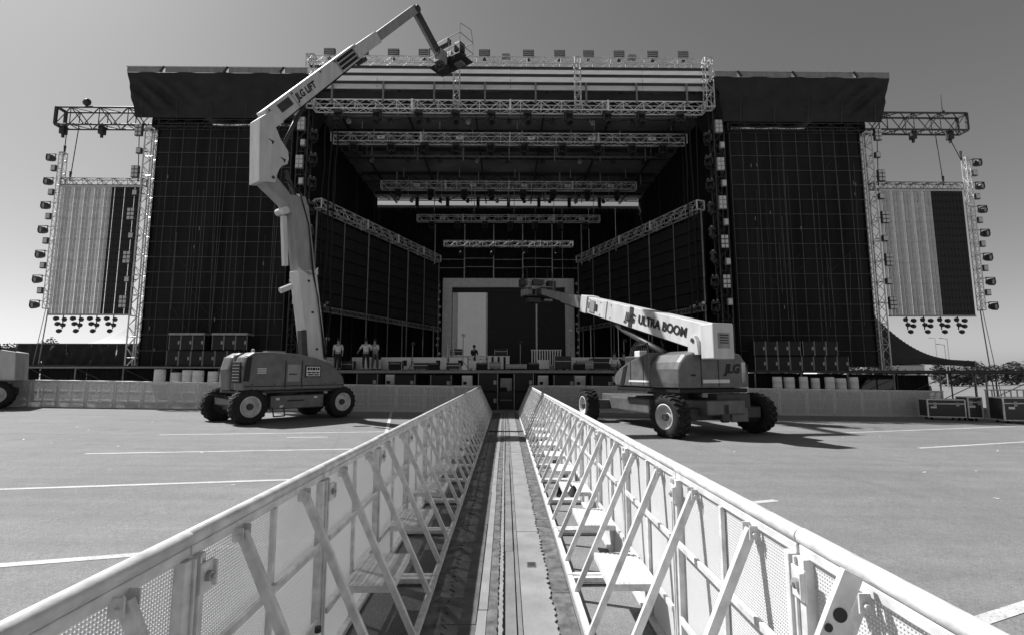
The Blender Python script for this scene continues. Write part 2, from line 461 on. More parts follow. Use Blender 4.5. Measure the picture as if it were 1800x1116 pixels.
strip('rubber_mat', 'dark grey floor mat with a ragged edge left of the pale strip', -0.425, -0.205, 0.012, 0.008, 'mat_dark', 0.03, 0, 1.1)
strip('floor_strip', 'narrow pale strip running along the aisle between grey mats', -0.20, -0.135, 0.006, 0.024, 'mat_light', 0, 0, 3.4)
strip('floor_strip', 'mottled grey cable cover just left of the aisle centre line', -0.13, -0.055, 0.006, 0.018, 'mat_mottled', 0, 0.008, 2.6)
strip('floor_strip', 'thin bright frayed strip at the middle of the aisle', -0.05, -0.022, 0.006, 0.026, 'mat_light', 0.008, 0.006, 3.0)
strip('floor_strip', 'grey cable cover just right of the aisle centre line', -0.005, 0.072, 0.006, 0.02, 'mat_mid', 0, 0, 2.2)
strip('floor_strip', 'narrow mid grey strip beside the wide pale plate', 0.082, 0.112, 0.006, 0.026, 'mat_mid', 0, 0, 2.9)
strip('floor_plate', 'wide pale grey plate with a torn right edge running along the aisle', 0.12, 0.352, 0.012, 0.012, 'mat_light', 0, 0.022, 2.4)
strip('rubber_mat', 'mottled torn rubber mat against the foot of the right barricades', 0.34, 0.512, 0.004, 0.005, 'mat_mottled', 0.0, 0.0, 1.9)
t = thing('floor_hatch', 'small square dark mark on the wide pale aisle plate', 'hatch', (0.235, 4.62, 0.027))
MB().bb(-0.04, 0.04, -0.055, 0.055, 0.0, 0.003).build('cover', 'mat_dark', t)
for i in (-1, 0, 1): MB().bb(-0.03, 0.03, i * 0.03 - 0.008, i * 0.03 + 0.008, 0.003, 0.006).build('bar', 'steel_dark', t)
t = thing('cable', 'black cable crossing the aisle floor near its far end', 'cable', (0, 14.6, 0))
m = MB(); pts = [(-0.5 + i * 0.08, 14.6 + 0.03 * math.sin(i * 1.7), 0.045) for i in range(15)]
m.path(pts, 0.018, 6).build('cord', 'rubber', t, world=True)

# bottle standing on the left step
t = thing('water_bottle', 'clear water bottle with dark cap standing on the nearest left barricade step', 'bottle', (-0.865, 2.40, 0.364))
m = MB(); m.lathe([(0, 0), (0.03, 0), (0.033, 0.01), (0.033, 0.13), (0.028, 0.16), (0.013, 0.19), (0.012, 0.2), (0, 0.2)], 14, (0, 0, 0), (0, 0, 1)); m.build('bottle_body', 'white_plastic', t, smooth=True)
m = MB(); m.lathe([(0.0335, 0.05), (0.0342, 0.05), (0.0342, 0.11), (0.0335, 0.11)], 14, (0, 0, 0), (0, 0, 1)); m.build('bottle_label', 'alu_dull', t, smooth=True)
m = MB(); m.lathe([(0, 0.2), (0.015, 0.2), (0.015, 0.222), (0, 0.222)], 12, (0, 0, 0), (0, 0, 1)); m.build('cap', 'ink', t)
# hooked arm hanging on the near right barricade
t = thing('locking_arm', 'white steel arm with round holes and a hook hanging on the near right barricade', 'arm', (0.992, 1.452, 1.183), 0, None, R(25.4))
out = [(-.03, 0), (.03, 0), (.028, -.09), (.032, -.115), (.056, -.135), (.064, -.18), (.05, -.215), (.02, -.235), (.012, -.28), (.012, -.5), (-.032, -.5), (-.032, -.1)]
m = MB(); m.prism(out, -.012, .008); fix_normals(m.build('plate', 'bar_white', t, bevel=.003))
for xx, zz, rr in ((.002, -.12, .02), (-.016, -.165, .012), (-.012, -.21, .011), (-.012, -.25, .007)):
    m = MB(); m.lathe([(0, 0), (rr, 0), (rr, .002), (0, .002)], 16, (xx, -.0125, zz), (0, -1, 0)); m.build('hole', 'ink', t)
for i, (y, lab) in enumerate(((7.1, 'small black sandbag lying on the ground inside the right barricades'), (5.75, 'black strap hung over a right barricade step'))):
    t = thing(('sandbag', 'strap')[i], lab, ('sandbag', 'strap')[i], (0.78, y, 0.02 if i == 0 else 0.37))
    m = MB(); m.grid(8, 8, lambda u, v, q=(0.09, 0.05)[i]: (0.12 * (u - .5), 0.2 * (v - .5), q * 4 * math.sin(math.pi * u) * math.sin(math.pi * v) * 0.5 + 0.002)); m.build('bag', 'rubber', t, smooth=True)
    m = MB(); m.path([(-0.03, 0.02 * j - 0.06, 0.1 + 0.02 * math.sin(j)) for j in range(6)], 0.006, 5); m.build('handle', 'rubber', t)

# ------------------------------------------------------------------ stage: deck, roof, masking
CX = 0.25                                          # centre line of the stage
def truss(name, label, p0, p1, w, h, bay, m='truss_dim', rc=0.028, rl=0.016, group=None, cat='truss', parent=None, plates=()):
    """box truss: four chords, lacing, end frames"""
    p0, p1 = Vector(p0), Vector(p1)
    t = parent if parent else thing(name, label, cat, (p0 + p1) / 2, 0, group)
    d, s, u = ortho(p1 - p0); L = (p1 - p0).length; n = max(2, int(round(L / bay)))
    def P(k, a, b): return p0 + d * (L * k / n) + s * (a * w / 2) + u * (b * h / 2)
    for a in (-1, 1):
        for b in (-1, 1):
            MB().tube(P(0, a, b), P(n, a, b), rc, 6).build('chord', m, t, world=True)
    lc = MB()
    for k in range(n):
        e = 1 if k % 2 else -1
        for a in (-1, 1): lc.tube(P(k, a, -e), P(k + 1, a, e), rl, 4)
        for b in (-1, 1): lc.tube(P(k, e, b), P(k + 1, -e, b), rl, 4)
        if k % 2 == 0 or k == n:
            for a in (-1, 1): lc.tube(P(k, a, -1), P(k, a, 1), rl, 4)
            for b in (-1, 1): lc.tube(P(k, -1, b), P(k, 1, b), rl, 4)
    lc.build('lacing', m, t, world=True, kind='stuff')
    for k in (0, n):
        f = MB(); q = [P(k, -1, -1), P(k, 1, -1), P(k, 1, 1), P(k, -1, 1)]
        for i in range(4): f.beam(q[i], q[(i + 1) % 4], rc * 2.2, rc * 2.2)
        f.build('end_frame', m, t, world=True)
    for k in plates:
        f = MB(); kk = k * n; q = [P(kk, -1.08, -1.08), P(kk, 1.08, -1.08), P(kk, 1.08, 1.08), P(kk, -1.08, 1.08)]
        for i in range(4): f.beam(q[i], q[(i + 1) % 4], rc * 3.0, rc * 3.0)
        f.build('joint_frame', m, t, world=True)
    return t

DZ = 1.92
stage = thing('stage_deck', 'dark stage deck with black skirted front below the roofed opening', 'stage', (CX, 30, 0))
for i in range(9):
    for j in range(4):
        x0 = CX - 12.6 + i * 2.8; y0 = 26.2 + j * 5.4
        MB().bb(x0 + .006, x0 + 2.794, y0 + .006, y0 + 5.394, DZ - 0.14, DZ).build('deck_panel', 'deck', stage, world=True)
MB().bb(CX - 12.6, CX + 12.6, 26.16, 26.196, DZ - 0.17, DZ - 0.02).build('deck_edge', 'steel_mid', stage, world=True)
m = MB(); m.grid(240, 3, lambda u, v: (CX - 12.6 + 25.2 * u, 27.4 + 0.05 * math.sin(u * 330) + 0.02 * math.sin(u * 97), -0.1 + 1.85 * v)); m.build('skirt', 'drape', stage, world=True, smooth=True)
for i in range(10):
    x = CX - 12.4 + i * 2.755
    MB().tube((x, 26.5, gz(x) - .05), (x, 26.5, DZ - 0.14), 0.035, 6).build('deck_leg', 'steel_dark', stage, world=True)

roof = thing('stage_roof', 'great flat stage roof with pale front fascia and dark ceiling', 'roof', (CX, 37, 17))
RW = 11.9; RZ = 19.15
def ceil(u, v):
    x = CX + (u - .5) * 2 * 13.4; y = 27.4 + 19.9 * v
    return (x, y, RZ - 0.05 * abs(math.sin(v * math.pi * 7)) - 0.05 * abs(math.sin(u * math.pi * 9)))
m = MB(); m.grid(72, 56, ceil); m.build('ceiling', 'ceiling', roof, world=True, smooth=True)
m = MB(); m.bb(CX - 13.4, CX + 13.4, 27.4, 47.3, RZ + 0.1, RZ + 0.16); m.build('roof_sheet', 'canopy_fabric', roof, world=True)
for j, y in enumerate((29.3, 33.2, 36.0, 40.6, 45.2)):
    MB().beam((CX - 12.8, y, RZ - 0.22), (CX + 12.8, y, RZ - 0.22), 0.14, 0.26).build('cross_beam', 'steel_dark', roof, world=True)
    b = MB(); b.beam((CX - 12.8, y, RZ - 0.95), (CX + 12.8, y, RZ - 0.95), 0.09, 0.09); b.build('lower_beam', 'steel_dark', roof, world=True)
    for i in range(13):
        x = CX - 11.4 + i * 1.9
        MB().beam((x, y, RZ - 0.92), (x + (0.95 if i % 2 else -0.95), y, RZ - 0.34), 0.06, 0.06).build('web', 'steel_dark', roof, world=True)
for j, y in enumerate((29.3, 33.2, 36.0, 40.6, 45.2)):
    for i in range(7):
        x = CX - 10.6 + i * 3.53 + (0.9 if j % 2 else 0)
        MB().tube((x, y - .1, RZ - 1.15), (x, y - .1, RZ - .12), .05, 6).build('hanger_post', 'alu', roof, world=True)
    MB().tube((CX - 12.6, y + .5, RZ - .62), (CX + 12.6, y + .5, RZ - .62), .035, 6).build('service_pipe', 'steel_mid', roof, world=True)
for i in range(7):
    x = CX - 9 + i * 3.0
    MB().bb(x - .16, x + .16, 46.2, 46.5, 18.0, RZ - .15).build('sky_gap_block', 'steel_dark', roof, world=True)  # dark blocks added to dim the bright sky gap over the back wall
for i in range(6):
    x = CX - 11.2 + i * 4.48
    MB().beam((x, 27.5, RZ - 0.48), (x, 47.2, RZ - 0.48), 0.12, 0.2).build('purlin', 'steel_dark', roof, world=True)
# front fascia: pale vinyl sheets strapped between dark pipes
zf = [19.74, 19.36, 18.86, 18.30]
for (a, b, mm) in ((19.78, 19.44, 'vinyl_white'), (19.30, 18.92, 'vinyl_white'), (18.80, 18.52, 'vinyl_white')):
    for i in range(6):
        x0 = CX - RW + i * (2 * RW / 6); x1 = x0 + 2 * RW / 6
        m = MB(); m.grid(14, 4, lambda u, v: (x0 + .01 + (x1 - x0 - .02) * u, 27.22 + 0.015 * math.sin(u * 19 + i) * math.sin(v * 3), b + (a - b) * v)); m.build('fascia_sheet', mm, roof, world=True, smooth=True)
for z, h in ((19.83, 0.13), (19.37, 0.13), (18.86, 0.12)):
    MB().bb(CX - RW, CX + RW, 27.1, 27.2, z - h / 2, z + h / 2).build('fascia_pipe', 'steel_dark', roof, world=True)
MB().bb(CX - RW, CX + RW, 27.12, 27.2, 18.46, 18.51).build('fascia_edge', 'white_plastic', roof, world=True)
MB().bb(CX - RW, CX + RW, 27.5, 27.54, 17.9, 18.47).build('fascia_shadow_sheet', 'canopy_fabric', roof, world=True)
for i in range(8):
    x = CX - 10.5 + i * 3.0
    MB().bb(x - .05, x + .05, 27.0, 27.09, 17.6, 18.86).build('hanger', 'steel_mid', roof, world=True)
truss('x', '', (CX - RW, 27.0, 20.12), (CX + RW, 27.0, 20.12), 0.4, 0.4, 0.5, 'alu', 0.026, 0.016, parent=roof)
for s in (-1, 1):
    truss('x', '', (CX + s * 11.75, 26.9, 17.2), (CX + s * 11.75, 26.9, 20.3), 0.45, 0.45, 0.5, 'alu', 0.03, 0.018, parent=roof)
for i, px in enumerate((-3.15, 3.95)):
    truss('x', '', (CX + px, 26.75, 17.2), (CX + px, 26.75, 20.2), 0.34, 0.34, 0.45, 'alu', 0.024, 0.014, parent=roof)

# back wall and side masking
back = thing('back_wall', 'black draped back wall of the stage with a grid of pale pipes', 'wall', (CX, 47, 0))
for i in range(10):
    x0 = CX - 13.5 + i * 2.7
    m = MB(); m.grid(36, 4, lambda u, v: (x0 + 2.7 * u, 47.4 + 0.07 * math.sin(u * 40) + 0.03 * math.sin(u * 95 + i), 18.3 * v)); m.build('drape', 'drape', back, world=True, smooth=True)
MB().bb(CX - 13.5, CX + 13.5, 47.2, 47.3, 18.22, 18.42).build('top_bar', 'alu', back, world=True)
for x in (-10.2, -7.2, -4.3, -1.45, 1.4, 4.3, 7.2, 10.2):
    MB().tube((CX + x, 46.6, DZ), (CX + x, 46.6, 16.3 if abs(x) < 8 else 13), 0.055, 6).build('upright_pipe', 'alu', back, world=True)
for z in (11.9, 12.75):
    for a, b in ((-7.2, -4.36), (-4.24, -1.51), (-1.39, 1.34), (1.46, 4.24), (4.36, 7.2)):
        MB().tube((CX + a, 46.6, z + (0.12 if a in (-4.24, 1.46) else 0)), (CX + b, 46.6, z + (0.12 if a in (-4.24, 1.46) else 0)), 0.035, 6).build('rail_pipe', 'alu', back, world=True)
for s, nm in ((-1, 'left'), (1, 'right')):
    w = thing('side_drape', 'black drape masking the %s wing of the stage' % nm, 'drape', (CX + s * 13.3, 37, DZ))
    for (z0, z1) in ((DZ, 11.9), (12.7, 19.3)):
        m = MB(); m.grid(120, 3, lambda u, v: (CX + s * (13.2 + 0.06 * math.sin(u * 150) + 0.04 * math.sin(u * 61)), 28.6 + 18.6 * u, z0 + (z1 - z0) * v)); m.build('cloth', 'drape', w, world=True, smooth=True)
    for i in range(4): MB().tube((CX + s * 13.0, 29 + i * 5.6, DZ), (CX + s * 13.0, 29 + i * 5.6, 18.7), 0.06, 6).build('post', 'steel_dark', w, world=True)
    for k, (y, z0, z1) in enumerate(((32.0, 11.7, 12.9), (36, 11.7, 12.9), (41.5, 11.7, 12.9))):
        MB().bb(CX + s * 13.0 - .3, CX + s * 13.0 + .3, y - .6, y + .7, z0, z1).build('drape_gap_block', 'case_black', w, world=True)  # boxes added to cover part of the daylight gap between the cloths

# lighting trusses under the roof
ROWS = [('front', 27.6, 17.62, 11.7, 0.55, 10), ('second', 31.0, 17.3, 11.85, 0.6, 10), ('third', 38.5, 17.0, 10.45, 0.6, 8), ('fourth', 43.0, 15.7, 8.3, 0.55, 7), ('rear', 45.6, 14.05, 6.2, 0.5, 4)]
for nm, y, z, hw, h, cnt in ROWS:
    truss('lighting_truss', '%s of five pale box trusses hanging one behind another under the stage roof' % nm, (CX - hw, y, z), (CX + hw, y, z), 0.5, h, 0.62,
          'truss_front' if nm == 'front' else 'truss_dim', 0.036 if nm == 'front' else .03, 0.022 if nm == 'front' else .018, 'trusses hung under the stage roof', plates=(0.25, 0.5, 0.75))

def make_moving_light():
    t = thing('moving_light', '', 'stage light')
    MB().box((0, 0, -0.09), (0.36, 0.3, 0.16)).build('base', 'lift_dark', t, bevel=0.02)
    for s in (-1, 1): MB().beam((s * 0.19, 0, -0.17), (s * 0.19, 0, -0.5), 0.05, 0.14, (0, 1, 0)).build('yoke_arm', 'lift_dark', t)
    m = MB(); m.lathe([(0, -0.22), (0.1, -0.22), (0.15, -0.1), (0.15, 0.05), (0.165, 0.2), (0.14, 0.22), (0.12, 0.19), (0, 0.19)], 12, (0, 0, -0.46), (0, -0.6, -0.8))
    m.build('head', 'case_black', t, smooth=False)
    m = MB(); m.lathe([(0, 0.2), (0.115, 0.2)], 12, (0, 0, -0.46), (0, -0.6, -0.8)); m.build('lens', 'glass_dark', t)
    m = MB(); m.box((-0.1, 0, 0.03), (0.05, 0.1, 0.1)); m.box((0.1, 0, 0.03), (0.05, 0.1, 0.1)); m.build('clamp', 'alu_dull', t)
    return register(t)
ml0 = make_moving_light(); ml_used = [False]
def put_ml(loc, label, group, rz=0.0, sc=1.0):
    o = copy_tree(ml0) if ml_used[0] else ml0
    ml_used[0] = True
    o.location = loc; o.rotation_euler = (0, 0, rz); o.scale = (sc,) * 3
    tag(o, label, 'stage light', group)
for nm, y, z, hw, h, cnt in ROWS:
    for i in range(cnt):
        x = CX + (i - (cnt - 1) / 2) * (2 * hw / cnt) * 0.97 + random.uniform(-.2, .2)
        put_ml((x, y - 0.1, z - h / 2 - 0.05), 'black moving light under the %s roof truss, %s from the left' % (nm, ORD[i]), 'moving lights under the roof', random.uniform(-.5, .5), 1.25)
# pale boxes and drop pipes on the trusses
for nm, y, z, hw, h, cnt in ROWS[1:4]:
    for i, fx in enumerate((-0.72, -0.28, 0.12, 0.46, 0.8)):
        t = thing('power_box', 'small pale box on the %s roof truss, %s from the left' % (nm, ORD[i]), 'box', (CX + fx * hw, y - 0.3, z - 0.08), 0, 'pale boxes on the roof trusses')
        MB().bb(-0.24, 0.24, -0.09, 0.06, -0.1, 0.1).build('housing', 'white_plastic', t, bevel=0.01)
        MB().bb(-0.1, 0.1, -0.096, -0.0905, -0.04, 0.05).build('face_plate', 'alu_dull', t)
k = 0
for nm, y, z, hw, h, cnt in ROWS[:4]:
    for i in range(5):
        x = CX + (i - 2) * hw * 0.44 + 0.5
        t = thing('hoist', 'chain hoist and pale drop pipe over the %s roof truss, %s from the left' % (nm, ORD[i]), 'hoist', (x, y, z), 0, 'chain hoists over the roof trusses')
        MB().tube((0, 0.1, h / 2), (0, 0.1, RZ - z - 0.6), 0.03, 6).build('drop_pipe', 'alu', t)
        MB().box((0, 0.1, h / 2 + 0.25), (0.2, 0.16, 0.34)).build('motor', 'steel_dark', t, bevel=0.02)
        MB().tube((0.13, 0.1, h / 2), (0.13, 0.1, -1.1), 0.012, 4).build('chain', 'steel_dark', t)

for bi, (y, z, hw, cnt, wd) in enumerate(((29.4, 18.0, 11.2, 9, 'just behind the front truss'), (34.6, 17.75, 11.0, 9, 'between the second and third trusses'), (41.0, 17.0, 9.2, 8, 'between the third and fourth trusses'))):
    t = thing('light_batten', 'dark pipe batten hung with lamps and cable %s' % wd, 'batten', (CX, y, z), 0, 'pipe battens under the stage roof')
    MB().tube((-hw, 0, 0), (hw, 0, 0), .04, 6).build('pipe', 'steel_mid', t)
    for i in range(7):
        x = -hw + .4 + i * (2 * hw - .8) / 6; MB().tube((x, 0, .04), (x, 0, RZ - z - .1), .018, 5).build('drop_pipe', 'alu', t)
    for i in range(cnt):
        x = -hw + .9 + i * (2 * hw - 1.8) / (cnt - 1) + random.uniform(-.2, .2)
        m = MB(); m.lathe([(0, -.2), (.1, -.2), (.14, 0), (.17, .16), (.15, .18), (0, .14)], 10, (x, -.05, -.34), (random.uniform(-.4, .4), -.5, -.8)); m.build('lamp', 'lift_dark' if i % 3 else 'alu_dull', t)
        MB().bb(x - .03, x + .03, -.03, .03, -.3, -.04).build('clamp', 'steel_dark', t)
    m = MB()
    for i in range(cnt):
        x = -hw + .5 + i * (2 * hw - 1) / cnt; w_ = (2 * hw - 1) / cnt
        m.path([(x, .05, .02), (x + w_ * .3, .05, -.16 - .1 * (i % 2)), (x + w_ * .7, .05, -.15), (x + w_, .05, .02)], .02, 4)
    m.build('cable_swag', 'rubber', t)

# floodlights along the top of the roof
for i, px in enumerate((573, 632, 687, 742, 850, 929, 985, 1037, 1092, 1153, 1208)):
    x = (px - 892.5) * 27.0 / 811.0 + 0.12
    t = thing('floodlight', 'louvred floodlight on top of the stage roof edge, %s from the left' % ORD[i], 'floodlight', (x, 27.0, 20.32), 0, 'floodlights along the roof top')
    MB().bb(-0.33, 0.33, 0.03, 0.2, 0.22, 0.62).build('housing', 'lift_dark', t, bevel=0.01)
    for j in range(3): MB().bb(-0.3, 0.3, 0.005, 0.029, 0.25 + j * 0.125, 0.33 + j * 0.125).build('lamp_row', 'alu_dull', t)
    MB().tube((0, 0.1, 0), (0, 0.1, 0.22), 0.03, 6).build('stand', 'steel_dark', t)
    MB().bb(-0.1, 0.1, 0.0, 0.2, -0.02, 0.02).build('foot', 'steel_dark', t)
for i, px in enumerate((892, 1118)):
    t = thing('roof_box', 'low grey box sitting on the roof edge truss, %s of two' % ('left' if i == 0 else 'right'), 'box', ((px - 892.5) / 30.0, 27.0, 20.34), 0, 'boxes on the roof edge')
    MB().bb(-0.25, 0.25, -.15, .15, 0, 0.2).build('housing', 'alu_dull', t, bevel=0.01)
    MB().bb(-0.2, 0.2, -.1, .1, 0.2, 0.25).build('lid', 'steel_dark', t)

# ------------------------------------------------------------------ angled video walls inside the stage
for s, nm in ((-1, 'left'), (1, 'right')):
    N = Vector((CX + s * 11.55, 28.1, 0)); F = Vector((CX + s * 6.25, 42.2, 0)); d = (F - N).normalized(); L = (F - N).length
    nr = Vector((d.y, -d.x, 0)) * (1 if s < 0 else -1)       # towards the audience
    t = thing('video_wall', 'black angled video wall of large panels along the %s side of the stage' % nm, 'video wall', (N + F) / 2 + Vector((0, 0, 5.8)))
    rows, cols = 7, 12; z0, z1 = 5.8, 11.15
    ph = (z1 - z0) / rows; pw = L / cols
    pm = MB().box((0, 0, 0), (pw - 0.02, 0.1, ph - 0.075))
    src = None
    ang = math.atan2(d.y, d.x)
    for i in range(cols):
        for j in range(rows):
            c = N + d * (pw * (i + .5)) + Vector((0, 0, z0 + ph * (j + .5))) + nr * random.uniform(0, 0.015)
            if src is None: src = pm.build('panel', 'led_panel', t); o = src
            else: o = src.copy(); COL.objects.link(o)
            o.location = c - OFF[t.name]; o.rotation_euler = (random.uniform(-.006, .006), 0, ang)
    b = MB(); b.beam(N + Vector((0, 0, (z0 + z1) / 2)) - nr * .09, F + Vector((0, 0, (z0 + z1) / 2)) - nr * .09, 0.05, z1 - z0); b.build('backing', 'led_seam', t, world=True)
    for i in range(0, cols + 1, 2):
        c = N + d * (pw * i) + nr * 0.1
        MB().tube(c + Vector((0, 0, DZ)), c + Vector((0, 0, z1 + .3)), 0.03 if i % 4 else 0.045, 6).build('support_pipe', 'steel_mid', t, world=True)
    truss('wall_truss', 'lattice truss with square joint frames above the %s angled video wall' % nm, N + Vector((-s * 0.1, 0, 11.75)), F + Vector((0, 0, 11.75)), 0.55, 0.55, 0.5, 'alu', 0.035, 0.02, 'trusses over the angled video walls', plates=(0.3, 0.55, 0.8))
    truss('wall_truss', 'thin lattice truss along the bottom of the %s angled video wall' % nm, N + Vector((0, 0, 5.5)) + nr * .2, F + Vector((0, 0, 5.5)) + nr * .2, 0.3, 0.3, 0.35, 'alu_dull', 0.022, 0.014, 'trusses under the angled video walls')
    fr = thing('light_fringe', 'cluster of small lamps at the near end of the %s lower video wall truss' % nm, 'lamp cluster', N + Vector((0, 0, 5.7)) + nr * .3)
    for i in range(5):
        c = N + d * (0.25 * i) + Vector((0, 0, 5.75 + random.uniform(-.12, .25))) + nr * .3
        m = MB(); m.lathe([(0, 0), (0.08, 0), (0.1, 0.16), (0, 0.17)], 8, c, (0, -1, -0.3)); m.build('lamp', ('alu', 'steel_mid', 'steel_dark')[i % 3], fr, world=True)

# ------------------------------------------------------------------ rear video screen in its pale portal
t = thing('screen_portal', 'pale grey square portal framing the rear video screen', 'frame', (CX, 45, DZ))
hw, zt, fw = 6.15, 10.55, 0.85
yF = 44.9
for s in (-1, 1):
    for k in range(4):
        za = DZ + k * (zt - DZ) / 4; zb = DZ + (k + 1) * (zt - DZ) / 4
        MB().bb(CX + s * (hw - fw), CX + s * hw, yF, yF + 0.5, za + .004, min(zb, zt - fw) - .004 if k == 3 else zb - .004).build('portal_side', 'frame_grey', t, world=True)
for k in range(6):
    x0 = CX - hw + k * 2 * hw / 6
    MB().bb(x0 + .004, x0 + 2 * hw / 6 - .004, yF, yF + 0.5, zt - fw, zt).build('portal_head', 'frame_grey', t, world=True)
for s, nm in ((-1, 'left'), (1, 'right')):
    lt = thing('lamp_string', 'upright string of small pale lamps beside the %s side of the rear portal' % nm, 'lamps', (CX + s * 6.4, 44.6, DZ))
    MB().bb(-.03, .03, 0, .06, 0, 8.4).build('upright', 'steel_dark', lt)
    for i in range(11):
        m = MB(); m.lathe([(0, 0), (0.11, 0.0), (0.14, 0.1), (0, 0.11)], 8, (random.uniform(-.12, .12), -0.1, 0.9 + i * 0.7 + random.uniform(-.15, .15)), (0, -1, 0)); m.build('lamp', 'lamp_glass', lt)
sc = thing('rear_screen', 'rear video screen, pale grey on the left and black on the right', 'screen', (CX, 45.2, DZ))
ix = hw - fw
MB().bb(CX - ix, CX + ix, 45.2, 45.3, zt - fw - 0.45, zt - fw - .01).build('screen_header', 'screen_black', sc, world=True)
def scr(a, b, m, nm='screen_panel'):
    n = max(1, int(round((b - a) / 0.75)))
    for i in range(n):
        for j in range(4):
            xa = a + (b - a) * i / n; xb = a + (b - a) * (i + 1) / n; za = DZ + j * (zt - fw - .46 - DZ) / 4; zb = DZ + (j + 1) * (zt - fw - .46 - DZ) / 4
            MB().bb(CX + xa + .002, CX + xb - .002, 45.2, 45.26, za + .002, zb - .002).build(nm, m, sc, world=True)
scr(-ix + .05, -ix + 0.55, 'frame_grey'); scr(-ix + 0.56, -2.1, 'pale_panel'); scr(-2.09, -1.95, 'frame_grey'); scr(-1.94, 2.55, 'screen_black'); scr(2.72, ix - .05, 'led_panel')
MB().bb(CX + 2.57, CX + 2.70, 45.1, 45.19, DZ, 8.9).build('screen_divider', 'alu', sc, world=True)

# ------------------------------------------------------------------ speaker wings: scaffold boxes behind black scrim with tarp canopies
WX = 0.35
def wing(s, nm):
    t = thing('speaker_wing', 'tall %s wing tower hung with black scrim over a faint scaffold grid' % nm, 'tower', (WX + s * 16.9, 28, 0))
    xa, xb = 13.0, 20.9; zb, ztp = 2.1, 16.35
    n = 10; k = 16
    def sc_(u, v):
        x = xa + (xb - xa) * u
        return (WX + s * x, 27.62 + 0.05 * math.sin(u * 62 + 2 * math.sin(v * 7)) * math.sin(v * 9) + 0.05 * math.sin(u * 23 + 2 + v), zb + (ztp - zb) * v)
    for i in range(5):
        m = MB(); m.grid(14, 20, lambda u, v: sc_((i + u) / 5, v)); m.build('scrim', 'scrim', t, world=True, smooth=True)
    for i in range(n + 1):
        x = WX + s * (xa + (xb - xa) * i / n) + random.uniform(-.04, .04)
        MB().tube((x, 27.46, zb), (x + random.uniform(-.03, .03), 27.46, ztp), 0.016, 5).build('scaffold_standard', 'scrim_tube', t, world=True)
    for j in range(k + 1):
        z = zb + (ztp - zb) * j / k
        MB().tube((WX + s * xa, 27.44, z), (WX + s * xb, 27.44, z), 0.016, 5).build('scaffold_ledger', 'scrim_tube', t, world=True)
    for i in range(16):
        x = WX + s * random.uniform(xa + .1, xb - .1); za = random.uniform(zb, 9); zz = random.uniform(za + 2, ztp)
        MB().tube((x, 27.47, za), (x + random.uniform(-.05, .05), 27.47, zz), random.choice((.008, .012, .018)), 4).build('scaffold_tube', random.choice(('scrim_tube', 'steel_dark', 'drape')), t, world=True)
    for i in range(5):
        x = random.uniform(xa + .3, xb - 2.2); z = random.uniform(3, 13)
        MB().tube((WX + s * x, 27.48, z), (WX + s * (x + random.uniform(1.2, 1.9)), 27.48, z + random.choice((-1.7, 1.7, 1.9))), .011, 4).build('scaffold_brace', 'steel_dark', t, world=True)
    for i in range(9):
        x = WX + s * random.uniform(xa + .3, xb - .5); z = random.uniform(3, 15)
        MB().bb(x - .02, x + .02, 27.43, 27.455, z - .1, z + .1).build('tie', 'steel_mid', t, world=True)
    # loose cable runs in front of the scrim
    for i in range(6):
        x = WX + s * random.uniform(xa + 0.5, xb - .6); zt_ = random.uniform(8, 15.5)
        MB().tube((x, 27.4, random.uniform(2.4, 5)), (x + random.uniform(-.4, .4), 27.4, zt_), 0.012, 4).build('cable', 'scrim_tube', t, world=True)
    for x in (xa - 0.02, xb + 0.02):
        m = MB(); m.bb(WX + s * x - .02, WX + s * x + .02, 27.55, 33, zb, 19.02); m.build('side_cloth', 'black_fabric', t, world=True)  # carried up to the canopy to keep sunlight out
        MB().bb(WX + s * (x + (.05 if x > 15 else -.05)) - .02, WX + s * (x + (.05 if x > 15 else -.05)) + .02, 27.1, 27.56, 16.0, 18.95).build('sun_block_cloth', 'black_fabric', t, world=True)  # added cloth that keeps sunlight off the header truss
    MB().bb(WX + s * xa, WX + s * xb, 33, 33.05, 1.9, 19.2).build('rear_cloth', 'black_fabric', t, world=True)
    truss('x', '', (WX + s * (xa - .2), 27.35, 16.25), (WX + s * (xb + .1), 27.35, 16.25), 0.4, 0.42, 0.5, 'steel_dark', 0.022, 0.014, parent=t)
    # canopy: tarp from the roof lip back down to the tower head
    c = thing('wing_canopy', 'wrinkled black tarp canopy over the %s wing tower with a pale top lip' % nm, 'canopy', (WX + s * 16.3, 27, 16.4))
    oa, ob = 11.85, 22.25        # front lip; the foot is a little narrower on the inside
    fa, fb = 12.55, 21.95
    rnd = [random.uniform(0, 6.28) for _ in range(8)]
    def tarp(u, v):                # v 0 at the foot, 1 at the lip
        x0 = oa + (ob - oa) * u; x1 = fa + (fb - fa) * u
        x = x0 * v + x1 * (1 - v); y = 26.55 * v + 27.05 * (1 - v); z = 18.98 * v + 16.5 * (1 - v)
        edge = (1 - u ** 10) * math.exp(-((u - 1) / 0.28) ** 2) + 0.5 * math.exp(-(u / 0.12) ** 2)
        w = 0.26 * edge * math.sin(u * 52 - v * 14 + rnd[0]) + 0.06 * math.sin(u * 17 - v * 9 + rnd[1]) + 0.03 * math.sin(u * 41 + v * 23 + rnd[2])
        env = math.sin(math.pi * min(max(v, 0.02), .98))
        return (WX + s * x, y + w * env - 0.1 * math.sin(math.pi * v) * math.sin(math.pi * u), z)
    m = MB(); m.grid(120, 28, tarp); m.build('front_tarp', 'canopy_fabric', c, world=True, smooth=True)
    def end(u, v):                 # inner return of the tarp
        x = oa * v + fa * (1 - v); y0 = 26.55 * v + 27.05 * (1 - v)
        return (WX + s * (x - 0.35 * u * v), y0 + (29.5 - y0) * u, 18.98 * v + 16.5 * (1 - v) - 0.5 * u * v)
